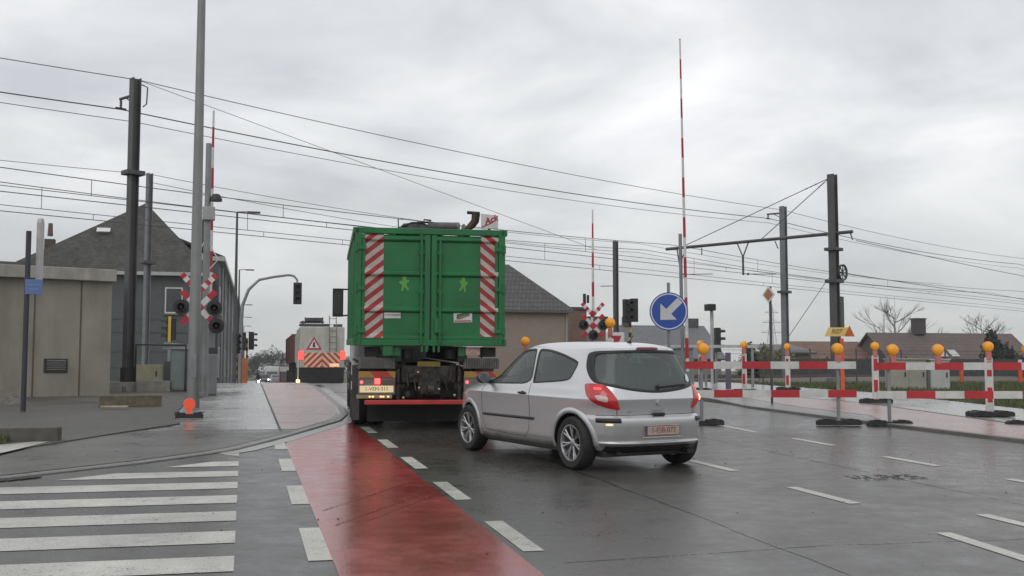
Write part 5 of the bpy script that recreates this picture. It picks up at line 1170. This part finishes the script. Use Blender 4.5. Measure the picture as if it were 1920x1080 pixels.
# terrace running away along the left pavement
t = thing('terrace_row', 'long grey terrace with pale eaves receding along the far road', 'terrace', (-1.60, 70.2, -.9), -R(.84))
MB().bb((-8, 0, 0), (0, 78, 9.0)).build('wall', greywall, t)
MB().bb((-8.2, -.15, 9.0), (.35, 78.2, 9.28)).build('eaves', pm('fascia_pale', (.4, .4, .39), .6), t)
rr_ = MB(); slab(rr_, [(.35, -.1, 9.28), (.35, 78, 9.28), (-4, 78, 11.0), (-4, -.1, 11.0)]); slab(rr_, [(-4, -.1, 11.0), (-4, 78, 11.0), (-8.2, 78, 9.28), (-8.2, -.1, 9.28)]); rr_.build('roof', slate, t)
for y in (1.2, 30, 52): MB().box((-1.2 if y < 10 else -2.8, y, 10.6), (.55, .55, 2.2)).build('chimney', pm('chimney_dark', (.06, .055, .055), .8), t)
for y in (3.5, 9, 18, 28, 40, 55): MB().tube([(.10, y, .2), (.10, y, 9.0)], .07, 8).build('downpipe', pm('downpipe_pale', (.30, .30, .30), .6), t)
for y in (1.4, 6.2, 13.5, 22, 33, 46, 62):
    window(t, 0, y, 6.6, 1.4, 1.7, axis='x'); window(t, 0, y, 2.7, 1.4, 1.9, axis='x')
# beige house right of the container
t = thing('beige_house', 'pinkish beige house with a dark hipped roof right of the container', 'house', (0, 75, 0), 0)
MB().bb((11.5, 0, -1.0), (22.5, 9, 5.5)).build('wall', beigebrick, t)
rf = MB(); a1 = (19.2, 4.5, 9.2); a0 = (14.8, 4.5, 9.2); q = [(11.1, -.4, 5.55), (22.9, -.4, 5.55), (22.9, 9.4, 5.55), (11.1, 9.4, 5.55)]
slab(rf, [q[0], q[1], a1, a0]); slab(rf, [q[1], q[2], a1]); slab(rf, [q[2], q[3], a0, a1]); slab(rf, [q[3], q[0], a0]); rf.build('roof', tile_dark, t)
MB().box((17, -.42, 5.45), (11.8, .10, .16)).build('gutter', pm('gutter_dark', (.10, .09, .09), .5), t)
window(t, 15.5, 0, 3.6, 1.4, 1.4); MB().tube([(22.35, -.06, .2), (22.35, -.06, 5.4)], .06, 8).build('downpipe', pm('downpipe_pale', (.3, .3, .3), .6), t)
# flat brick annexe
t = thing('brick_annexe', 'small red brick flat-roofed block behind the twin-cross signal', 'building', (0, 82, 0), 0)
MB().bb((23.4, 0, -1.0), (26.1, 7, 6.0)).build('wall', redbrick, t); MB().bb((26.1, .05, -1.0), (27.7, 7, 5.3)).build('wall', redbrick, t)
MB().bb((23.3, -.1, 6.0), (26.2, 7.1, 6.22)).build('coping', pm('coping_dark', (.05, .05, .05), .7), t); MB().bb((26.2, -.05, 5.3), (27.85, 7.1, 5.5)).build('coping', MATS['coping_dark'], t)
# slate bungalow behind the arrow sign
t = thing('slate_bungalow', 'low house with a grey slate roof and beige gable behind the arrow sign', 'house', (0, 88, 0), 0)
MB().prism([(0, 0), (8, 0), (8, 3.4), (4, 6.0), (0, 3.4)], 8.0, T(32.2, 0, -.9) @ Matrix(((0, 0, 1, 0), (1, 0, 0, 0), (0, 1, 0, 0), (0, 0, 0, 1)))).build('wall', pm('gable_beige', (.22, .20, .165), .8, 0, .1, 2), t)
rf = MB(); slab(rf, [(32.0, -.4, 2.25), (40.6, -.4, 2.25), (40.4, 4, 5.25), (32.0, 4, 5.25)], .18); slab(rf, [(32.0, 4, 5.25), (40.4, 4, 5.25), (40.6, 8.4, 2.25), (32.0, 8.4, 2.25)], .18); rf.build('roof', pm('blue_slate', (.135, .14, .15), .6, 0, .15, 3), t)
MB().box((33.0, 4.0, 5.5), (.7, .6, 1.0)).build('chimney', dsteel, t); MB().box((39.3, 4, 5.5), (.9, .6, .8)).build('chimney', dsteel, t)
# reddish house and brown-roofed farmhouse on the right
t = thing('red_roof_house', 'house with reddish tiles partly behind the yellow arrow board', 'house', (0, 95, 0), 0)
MB().prism([(0, 0), (8, 0), (8, 2.6), (4, 4.7), (0, 2.6)], 7.4, T(52.4, 0, -.7) @ Matrix(((0, 0, 1, 0), (1, 0, 0, 0), (0, 1, 0, 0), (0, 0, 0, 1)))).build('wall', beigebrick, t)
rf = MB(); slab(rf, [(52, -.5, 1.75), (60.2, -.5, 1.75), (60.2, 4, 4.1), (52, 4, 4.1)]); slab(rf, [(52, 4, 4.1), (60.2, 4, 4.1), (60.2, 8.5, 1.75), (52, 8.5, 1.75)]); rf.build('roof', tile_red, t)
t = thing('lean_to_shed', 'dark low-roofed shed left of the reddish house', 'shed', (0, 93, 0), 0)
MB().bb((47.2, 0, -1.0), (51.6, 4, 3.0)).build('wall', redbrick, t); rf = MB(); slab(rf, [(46.8, -.4, 2.9), (52.0, -.4, 2.9), (51.9, 4.3, 3.75), (47.6, 4.3, 3.75)]); rf.build('roof', pm('shed_roof', (.06, .065, .07), .5, 0, .1), t)
t = thing('brown_roof_house', 'long low house with a brown tiled roof and two skylights', 'house', (0, 92, 0), R(0))
MB().prism([(0, 0), (9, 0), (9, 2.3), (4.5, 5.5), (0, 2.3)], 16, T(59.9, 0, -.8) @ Matrix(((0, 0, 1, 0), (1, 0, 0, 0), (0, 1, 0, 0), (0, 0, 0, 1)))).build('wall', pm('dark_wall', (.09, .08, .075), .8), t)
rf = MB(); slab(rf, [(59.6, -.5, 1.35), (76.2, -.5, 1.35), (76.2, 4.5, 4.95), (59.6, 4.5, 4.95)]); slab(rf, [(59.6, 4.5, 4.95), (76.2, 4.5, 4.95), (76.2, 9.5, 1.35), (59.6, 9.5, 1.35)]); ro = rf.build('roof', tile_brown, t)
MB().box((65.3, 4.3, 5.55), (1.15, .8, 1.5)).box((65.3, 4.3, 6.34), (1.3, .95, .12)).build('chimney', pm('chimney_brown', (.07, .06, .06), .8), ro)
for x in (65.9, 67.2): MB().box((x, 1.5, 2.88), (.85, 1.1, .08), M=Matrix.Rotation(math.atan2(3.6, 5), 4, 'X')).build('skylight', pm('skylight_bright', (.55, .58, .60), .15, .3), ro)
MB().box((68, -.55, 1.33), (16.6, .1, .12)).build('gutter', pm('gutter_dark', (.1, .09, .09), .5), t)

# ================================================================== fences
t = thing('garden_fence', 'dark boarded garden fence in front of the right-hand houses', 'fence', (29.0, 60, .6), 0)
fb = MB()
for k in range(110): fb.box((k*.2, random.uniform(-.01, .01), .7), (.185, .03, 1.42+random.uniform(-.03, .03)))
fb.build('boards', pm('dark_fence', (.055, .058, .055), .8, 0, .3, 3), t)
for k in range(9): MB().box((k*2.7, .06, .75), (.1, .1, 1.6)).build('post', dsteel, t)
t = thing('mesh_fence', 'thin dark railway mesh fence beyond the grass verge', 'fence', (16.9, 37.6, gz(37.6)), R(2))
for k in range(9): MB().tube([(k*2.0, 0, 0), (k*2.0, 0, 1.35)], .03, 8).build('post', dsteel, t, 40)
fm_ = MB()
for z in (.1, .45, .8, 1.15, 1.3): fm_.tube([(0, 0, z), (16, 0, z)], .006, 4)
for k in range(161): fm_.tube([(k*.1, .01, .05), (k*.1, .01, 1.3)], .003, 3, 0, False)
fm_.build('mesh', dsteel, t)

# ================================================================== vegetation
barkm = pm('bark', (.06, .05, .042), .9, 0, .3, 6)
twigm = pm('bare_twigs', (.085, .072, .066), .9, 0, .25, 4)
def bare_tree(label, x, y, h, spread, seed, depth=5, grp='bare winter trees', r0=.16, lowest=.22):
    rd = random.Random(seed); t = thing('bare_tree', label, 'tree', (x, y, gz(y)-.1), 0, grp)
    tk = MB(); cr = MB()
    tk.tube([(0, 0, 0), (rd.uniform(-.1, .1), 0, h*.3), (rd.uniform(-.2, .2), 0, h*.6), (rd.uniform(-.2, .2), 0, h*.95)], [r0, r0*.8, r0*.45, r0*.08], 7)
    def br(p, d, L_, r, k):
        q = p+d*L_*.5+Vector((rd.uniform(-.1, .1), rd.uniform(-.1, .1), rd.uniform(0, .12)))*L_; e_ = q+(d+Vector((0, 0, .25))).normalized()*L_*.5
        cr.tube([p, q, e_], [r, r*.7, r*.35], 4, 0, False)
        if k > 0:
            for _ in range(4):
                w = p.lerp(e_, rd.uniform(.3, 1.0)); dd = (d+Vector((rd.uniform(-1, 1), rd.uniform(-1, 1), rd.uniform(-.2, .8)))*.75).normalized(); br(w, dd, L_*rd.uniform(.5, .7), max(.009, r*.5), k-1)
    for i in range(15):
        z = h*(lowest+(.9-lowest)*i/14); a = i*2.4+rd.uniform(-.4, .4); el = rd.uniform(.2, .8); sp = spread*(1-.55*abs(i/14-.35))
        br(Vector((0, 0, z)), Vector((math.cos(a), math.sin(a), el)).normalized(), sp*rd.uniform(.7, 1.1), r0*.35, depth-2)
    tk.build('trunk', barkm, t, 60); cr.build('crown', twigm, t); return t
bare_tree('spreading bare tree behind the brown-roofed house, left of its chimney', 71.6, 110, 8.9, 3.0, 3)
bare_tree('slender bare tree at far right behind the conifer clump', 84.5, 112, 7.6, 2.4, 5)
bare_tree('thin bare tree between the chimney and the dark conifers', 79.4, 115, 6.6, 2.0, 9, 5, r0=.08)
leafd = pm('dark_foliage', (.028, .038, .024), .8, 0, .45, 1.2); leafg = pm('olive_foliage', (.17, .165, .075), .85, 0, .4, 1.5); leaff = pm('far_foliage', (.075, .078, .070), .9, 0, .25, .4)
def leafy(name, label, cat, x, y, blobs, n, size, mat, seed, grp=None, trunk=True, thin=1.0):
    rd = np.random.default_rng(seed); t = thing(name, label, cat, (x, y, gz(y)), 0, grp); v = []; f = []
    tot = sum(b[3]*b[4]*b[5] for b in blobs)
    for (bx, by, bz, rx, ry, rz_) in blobs:
        k = max(12, int(n*(rx*ry*rz_)/tot))
        d = rd.normal(size=(k, 3)); d /= np.linalg.norm(d, axis=1)[:, None]; rr = (.35+.65*rd.random(k)**.6)*(1+.16*np.sin(5*d[:, 0]+3*d[:, 2])+rd.normal(size=k)*.06)
        c = np.array([bx, by, bz])+d*rr[:, None]*np.array([rx, ry, rz_])
        u = rd.normal(size=(k, 3)); u /= np.linalg.norm(u, axis=1)[:, None]; w = np.cross(u, rd.normal(size=(k, 3))); w /= np.linalg.norm(w, axis=1)[:, None]
        s_ = size*(.6+.8*rd.random(k))[:, None]
        q = np.stack([c-u*s_-w*s_*.5*thin, c+u*s_-w*s_*.3*thin, c+u*s_*1.1+w*s_*.5*thin, c-u*s_*.7+w*s_*.6*thin], 1)
        o = len(v); v += [tuple(p) for p in q.reshape(-1, 3)]; f += [(o+4*i, o+4*i+1, o+4*i+2, o+4*i+3) for i in range(k)]
    MB().add(v, f).build('crown', mat, t)
    if trunk:
        zt = max(b[2] for b in blobs); MB().tube([(blobs[0][0], 0, -.1), (blobs[0][0], 0, zt)], [.18, .05], 7).build('trunk', barkm, t, 60)
    return t
leafy('conifer', 'tallest dark conifer right of the brown-roofed house', 'tree', 67.6, 88, [(0, 0, 1.7, 1.5, 1.3, 2.0), (-.1, 0, 3.4, 1.15, 1.0, 1.7), (-.3, 0, 4.9, .55, .55, 1.0)], 4200, .13, leafd, 1, 'dark conifers at the right')
leafy('conifer', 'broad dark conifer sloping down towards the right edge', 'tree', 70.6, 88, [(-1.9, 0, 2.4, 1.0, 1.2, 1.9), (-.7, 0, 1.7, 1.2, 1.2, 1.8), (.7, 0, 1.0, 1.2, 1.2, 1.4)], 4200, .13, leafd, 2, 'dark conifers at the right')
leafy('hedge', 'olive green hedge block behind the left barrier lamps', 'hedge', 40.6, 80, [(-1.5, 0, 1.9, 1.2, 1.0, 1.9), (0, 0, 1.9, 1.4, 1.0, 1.9), (1.6, 0, 1.8, 1.2, 1.0, 1.8)], 5000, .11, leafg, 4, None, False)
leafy('shrub', 'dark shrub beside the side-on traffic light', 'shrub', 25.4, 52, [(0, 0, .9, .5, .5, 1.0), (0, 0, 1.5, .35, .3, .8)], 500, .10, leafd, 5, None, False)
ft = [(5.0, 255, 7.0, 4.2), (9.6, 262, 6.6, 3.6), (1.8, 258, 6.0, 2.6), (14.0, 285, 5.6, 3.4), (19.5, 290, 6.6, 3.6), (-2.8, 262, 5.0, 3.0), (25.5, 292, 6.2, 4.0)]
fl = ['tallest grey tree at the end of the far road', 'grey tree right beside the tallest far one', 'narrow grey tree left of the tallest far one', 'low far tree left of the dark-red trailer', 'far tree mostly behind the dark-red trailer', 'low far tree behind the far traffic lights', 'far tree hidden largely by the white works lorry']
for i, ((x, y, h, w), lb) in enumerate(zip(ft, fl)):
    rd = random.Random(i); bl = [(rd.uniform(-w*.5, w*.5), 0, h*rd.uniform(.25, .8), w*rd.uniform(.3, .5), w*.4, h*rd.uniform(.18, .28)) for _ in range(6)]+[(0, 0, h*.45, w*.7, w*.5, h*.45)]
    leafy('far_tree', lb, 'tree', x, y, bl, 2600, .17, leaff, 20+i, 'trees at the end of the far road', True, .6)
# grass blades on the right verge and a tuft at left
def blades(name, n, xf, yf, zf, hmax, col, seed):
    rd = np.random.default_rng(seed); v = []; f = []
    for i in range(n):
        y = yf[0]+(yf[1]-yf[0])*rd.random(); x0, x1 = xf(y); x = x0+(x1-x0)*rd.random(); a = rd.random()*6.28; h = hmax*(.4+.6*rd.random()); w = .012+.012*rd.random(); l = rd.normal(size=2)*h*.35
        z = zf(x, y); o = len(v); v += [(x-w*math.cos(a), y-w*math.sin(a), z), (x+w*math.cos(a), y+w*math.sin(a), z), (x+l[0], y+l[1], z+h)]; f.append((o, o+1, o+2))
    return struct(MB().add(v, f).build(name, col), 'stuff')
gcol = pm('grass_blades', (.080, .098, .034), .7, 0, .5, 1.2, grime=.5, gcol=(.12, .10, .05))
struct(strip('verge', pm('verge_grass_base', (.058, .068, .027), .9, 0, .4, 1.5, .8, 15), -40, 38, lambda y: lerp(GRR, y)+.0, lambda y: lerp(GRR, y)+26, .03, 1, 6))
blades('grass', 30000, lambda y: (lerp(GRR, y), lerp(GRR, y)+13), (17, 37.5), lambda x, y: gz(y)+.03, .16, gcol, 3)
blades('grass', 700, lambda y: (-4.6, -3.15), (16.3, 16.55), lambda x, y: gz(y)+.05, .16, gcol, 4)

# ================================================================== vehicles beyond the crossing
whitep = pm('lorry_white', (.47, .46, .42), .45, 0, .12, 2.5, grime=.55, gcol=(.14, .11, .08))
def wheels(t, ys, xs, r, w=.26):
    for y in ys:
        for x in xs:
            o = MB().lathe([(r*.6, -w/2), (r*.95, -w/2), (r, -w/4), (r, w/4), (r*.95, w/2), (r*.6, w/2)], T(x, y, r) @ Matrix.Rotation(R(90), 4, 'Y'), 20).build('wheel', rubber, t, 40)
            MB().lathe([(0, -w*.3), (r*.6, -w*.35), (r*.6, w*.35), (0, w*.3)], T(x, y, r) @ Matrix.Rotation(R(90), 4, 'Y'), 16).build('rim', alloy, o, 40)
t = thing('works_lorry', 'white works lorry with ladder, warning triangle and red chevrons on its rear', 'truck', (3.56, 52, gz(52)), -R(.8))
MB().bb((-1.03, 0, .60), (1.03, 5.2, 2.52)).build('box_body', whitep, t, None, .04)
MB().bb((-1.02, .02, -.10), (1.02, 7.0, .595)).build('chassis', chas, t)
MB().bb((-1.05, 5.35, .8), (1.05, 7.1, 2.35)).build('cab', whitep, t, None, .12)
for sg in (-1, 1):
    m_ = stripes('lorry_chevron_l' if sg < 0 else 'lorry_chevron_r', (sg*.707, 0, .707), .21, (.55, .05, .02), (.72, .56, .40), .5)
    MB().bb((-.82 if sg < 0 else .01, -.03, .62), (-.01 if sg < 0 else .82, -.002, 1.30)).build('chevron_panel', m_, t)
    MB().bb((sg*.97-.12, -.06, .98), (sg*.97+.12, -.002, 1.38)).build('tail_lamp', pm('lit_tail', (.8, .04, .04), .3, emit=(1, .08, .06), es=1.6), t, None, .02)
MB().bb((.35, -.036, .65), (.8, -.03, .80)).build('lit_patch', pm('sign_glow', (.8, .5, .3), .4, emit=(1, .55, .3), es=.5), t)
tw = MB().prism([(-.36, -.27), (.36, -.27), (0, .33)], .015, T(-.38, -.004, 1.72) @ RX).build('warning_triangle', bar_rw, t)
MB().prism([(-.24, -.20), (.24, -.20), (0, .20)], .004, T(-.38, -.019, 1.72) @ RX).build('triangle_field', signwhite, tw); MB().prism([(-.06, -.16), (.07, -.16), (.03, .0), (.06, .04), (0, .10), (-.05, .02)], .004, T(-.38, -.023, 1.72) @ RX).build('worker_symbol', black, tw)
ld = MB()
for x in (.34, .66): ld.tube([(x, -.06, 1.35), (x-.02, -.10, 2.3), (x-.03, -.06, 3.05)], .022, 6)
for k in range(6): ld.tube([(.34-.01*k*.3, -.08, 1.5+k*.28), (.66-.01*k*.3, -.08, 1.5+k*.28)], .016, 6)
ld.build('ladder', pm('ladder_metal', (.24, .22, .17), .5, .5), t)
rk = MB(); rk.bb((-1.0, .3, 2.74), (.1, 1.6, 2.78)); rk.bb((-.75, .2, 2.80), (-.0, .8, 2.95)); rk.tube([(-.8, .2, 2.5), (-.8, .2, 2.97)], .025); rk.tube([(.02, .2, 2.5), (.02, .2, 2.97)], .025); rk.bb((-1.05, .1, 2.56), (.35, .9, 2.66)); rk.bb((-.95, .25, 2.62), (-.85, .35, 2.80)); rk.bb((.55, .3, 2.52), (.95, .8, 2.66)); rk.build('roof_rack', dsteel, t)
MB().tube([(-1.10, .05, -.1), (-1.10, .05, 1.1)], .025).build('marker_pole', white, t)
MB().sphere((-1.10, -.02, -.02), .085, 12, 8).build('indicator_lamp', pm('bright_amber', (1, .7, .3), .3, emit=(1, .60, .12), es=7), t, 60)
for c_ in t.children: c_.location.z = .47
wheels(t, (1.4, 6.2), (-.88, .88), .44)
t = thing('box_trailer', 'dark-red box trailer seen from its left side beyond the white works lorry', 'trailer', (3.75, 61.5, gz(61.5)), -R(.5))
MB().bb((-1.2, 0, .95), (1.2, 11, 2.55)).build('box_body', pm('dull_dark_red', (.12, .045, .042), .55, 0, .15, 2, grime=.35), t, None, .04); MB().bb((-1.0, .2, .5), (1.0, 11, .95)).build('chassis', chas, t)
for y in (.04, 3.6, 7.2, 10.9): MB().box((-1.215, y, 1.75), (.03, .10, 1.6)).build('side_rib', pm('rib_red', (.16, .06, .055), .5), t)
for c_ in t.children: c_.location.z = .72
MB().bb((-1.15, .3, .45), (1.15, 10.8, 1.25)).build('side_skirt', chas, t)
wheels(t, (1.8, 3.0, 9.6), (-.95, .95), .48)
def small_car(label, x, y, rz, col, van=False, nm='parked_car', cat='car', lights=None):
    t = thing(nm, label, cat, (x, y, gz(y)), rz); pr = [(-2.0, .35), (2.0, .35), (2.05, .7), (1.0, .95), (.45, 1.42), (-1.3, 1.45), (-1.95, .98)] if not van else [(-2.6, .4), (2.4, .4), (2.5, 1.1), (1.7, 2.25), (1.5, 2.6), (-2.6, 2.6)]
    w = 1.7 if not van else 2.0; M_ = T(-w/2, 0, 0) @ Matrix(((0, 0, 1, 0), (1, 0, 0, 0), (0, 1, 0, 0), (0, 0, 0, 1)))
    MB().prism(pr, w, M_).build('body', pm('paint_'+col[0], col[1], .35, .2, .08, coat=.4), t, None, .10)
    if not van:
        MB().box((0, -1.64, 1.2), (1.35, .05, .42), M=Matrix.Rotation(R(-52), 4, 'X') if False else Matrix.Rotation(R(-55), 4, 'X')).build('rear_window', winglass, t); MB().box((0, .74, 1.2), (1.35, .05, .55), M=Matrix.Rotation(R(50), 4, 'X')).build('windscreen', winglass, t)
        wheels(t, (-1.25, 1.25), (-.74, .74), .31, .2)
    else:
        MB().box((0, 2.14, 1.72), (1.7, .05, 1.0), M=Matrix.Rotation(R(36), 4, 'X')).build('windscreen', winglass, t); MB().bb((-1.0, -2.62, 1.9), (1.0, -2.59, 2.5)).build('rear_panel', white, t); MB().bb((-.85, -2.63, .75), (.85, -2.60, 1.8)).build('rear_doors', pm('van_doors', (.12, .12, .12), .4), t); wheels(t, (-1.6, 1.5), (-.85, .85), .34, .22)
    if lights:
        for sg in (-1, 1): MB().sphere((sg*.62, lights[0], .66), .12, 10, 6).build('head_lamp' if lights[1] else 'tail_lamp', pm('lit_white' if lights[1] else 'lit_tail', (1, 1, 1), .3, emit=(1, 1, 1), es=4), t)
    return t
small_car('grey car driving away in the middle of the far road', 4.55, 158, 0, ('grey_car', (.30, .31, .32)), nm='distant_car')
small_car('dark car with white headlamps coming towards the crossing', 2.9, 166, 0, ('dark_car', (.06, .06, .065)), nm='distant_car', lights=(2.02, True)).rotation_quaternion = Quaternion((0, 0, 1), math.pi)
small_car('white van standing beyond the grey car on the far road', 4.3, 178, 0, ('white_van', (.6, .6, .6)), True, 'distant_van', 'van')
small_car('dull red lorry or van just left of the dark-red trailer', 5.35, 142, 0, ('red_van', (.20, .05, .045)), True, 'distant_van', 'van')
# motorcycle and rider coming this way
t = thing('motorcycle', 'dark motorcycle with a bright headlamp coming along the far road', 'motorcycle', (1.55, 120, gz(120)), math.pi)
MB().tube([(0, -.7, .6), (0, -.2, .75), (0, .3, .85), (0, .55, .8)], [.10, .16, .17, .09], 10).box((0, 0, .48), (.3, .5, .36)).build('frame', black, t, 60)
MB().tube([(0, .7, .32), (0, .5, 1.0)], .04).tube([(-.36, .42, 1.06), (.36, .42, 1.06)], .02).build('fork', chrome, t)
for y in (-.7, .72): MB().lathe([(.22, -.06), (.30, -.05), (.32, 0), (.30, .05), (.22, .06)], T(0, y, .32) @ Matrix.Rotation(R(90), 4, 'Y'), 20).build('wheel', rubber, t, 40)
MB().sphere((0, .66, .92), .13, 12, 8).build('head_lamp', pm('lit_white', (1, 1, 1), .3, emit=(1, 1, 1), es=4), t, 60)
def skin_person(name, label, M_, mat):
    J = [((0, -.15, .86), .15), ((0, -.12, 1.10), .15), ((0, -.02, 1.36), .17), ((0, .02, 1.46), .07), ((0, .04, 1.56), .105), ((0, .05, 1.68), .115),
         ((-.19, -.02, 1.38), .075), ((-.30, .12, 1.18), .055), ((-.32, .36, 1.08), .045), ((.19, -.02, 1.38), .075), ((.30, .12, 1.18), .055), ((.32, .36, 1.08), .045),
         ((-.13, -.10, .84), .11), ((-.22, .28, .78), .085), ((-.20, .12, .34), .055), ((-.20, .26, .28), .045), ((.13, -.10, .84), .11), ((.22, .28, .78), .085), ((.20, .12, .34), .055), ((.20, .26, .28), .045)]
    E_ = [(0, 1), (1, 2), (2, 3), (3, 4), (4, 5), (2, 6), (6, 7), (7, 8), (2, 9), (9, 10), (10, 11), (0, 12), (12, 13), (13, 14), (14, 15), (0, 16), (16, 17), (17, 18), (18, 19)]
    me = bpy.data.meshes.new(name); me.from_pydata([j[0] for j in J], E_, []); o = bpy.data.objects.new(name, me); COL.objects.link(o)
    sk = o.modifiers.new('skin', 'SKIN'); 
    for i, j in enumerate(J): me.skin_vertices[0].data[i].radius = (j[1], j[1])
    me.skin_vertices[0].data[0].use_root = True; sb = o.modifiers.new('sub', 'SUBSURF'); sb.levels = 1; sb.render_levels = 1
    bpy.context.view_layer.update(); m2 = bpy.data.meshes.new_from_object(o.evaluated_get(bpy.context.evaluated_depsgraph_get())); bpy.data.objects.remove(o); m2.materials.clear(); m2.materials.append(mat)
    o = bpy.data.objects.new(name, m2); COL.objects.link(o); o.matrix_world = M_; tag(o, label, 'person'); return o
p = skin_person('person', 'person in dark clothing and helmet riding the distant motorcycle', T(1.55, 120, gz(120)) @ Matrix.Rotation(math.pi, 4, 'Z'), pm('dark_riding_suit', (.025, .03, .045), .6))
MB().sphere((0, .06, 1.70), .15, 14, 10, sc=(.9, 1.1, 1.05)).build('helmet', pm('helmet_dark', (.03, .03, .035), .2, coat=.5), p, 60)
# pylon far away
t = thing('pylon', 'faint lattice electricity pylon on the horizon', 'pylon', (256, 500, -.9), 0); py_ = MB()
for sx in (-1, 1):
    for sy in (-1, 1): py_.tube([(sx*3.2, sy*3.2, 0), (sx*1.0, sy*1.0, 22), (sx*.3, sy*.3, 34)], .14, 4)
for k in range(10):
    z0, z1 = k*3.2, (k+1)*3.2; w0, w1 = 3.2-2.2*min(1, z0/22), 3.2-2.2*min(1, z1/22)
    for sy in (-1, 1): py_.tube([(-w0, sy*w0, z0), (w1, sy*w1, z1)], .08, 4); py_.tube([(w0, sy*w0, z0), (-w1, sy*w1, z1)], .08, 4)
for z, w in ((20, 6), (25, 5), (30, 3.5)): py_.tube([(-w, 0, z), (w, 0, z)], .14, 4); py_.tube([(-w, 0, z), (0, 0, z+1.6)], .08, 4); py_.tube([(w, 0, z), (0, 0, z+1.6)], .08, 4)
py_.build('lattice', pm('pylon_grey', (.30, .31, .32), .6), t)

# ================================================================== thin rain haze
hm = bpy.data.materials.new('rain_haze'); hm.use_nodes = True; ht = hm.node_tree; ht.nodes.clear()
ho = ht.nodes.new('ShaderNodeOutputMaterial'); pv = ht.nodes.new('ShaderNodeVolumePrincipled'); pv.inputs['Color'].default_value = (.93, .95, .96, 1); pv.inputs['Density'].default_value = .0004
ht.links.new(pv.outputs[0], ho.inputs['Volume'])
struct(MB().bb((-720, -95, -2.2), (720, 920, 38)).build('haze', hm), 'stuff')

gr_ = MB(); rgp = random.Random(11)
for k in range(150):
    y = rgp.uniform(6.3, 20); x = rgp.uniform(-3, 11); zz0 = gz(y)+(.036 if x < kerbL(y) else .004); r_ = rgp.uniform(.003, .009)
    gr_.sphere((x, y, zz0+r_*.4), r_, 5, 3, sc=(1.3, 1, .6))
struct(gr_.build('grit', pm('grit_dark', (.05, .045, .04), .8, 0, .5, 30)), 'stuff')
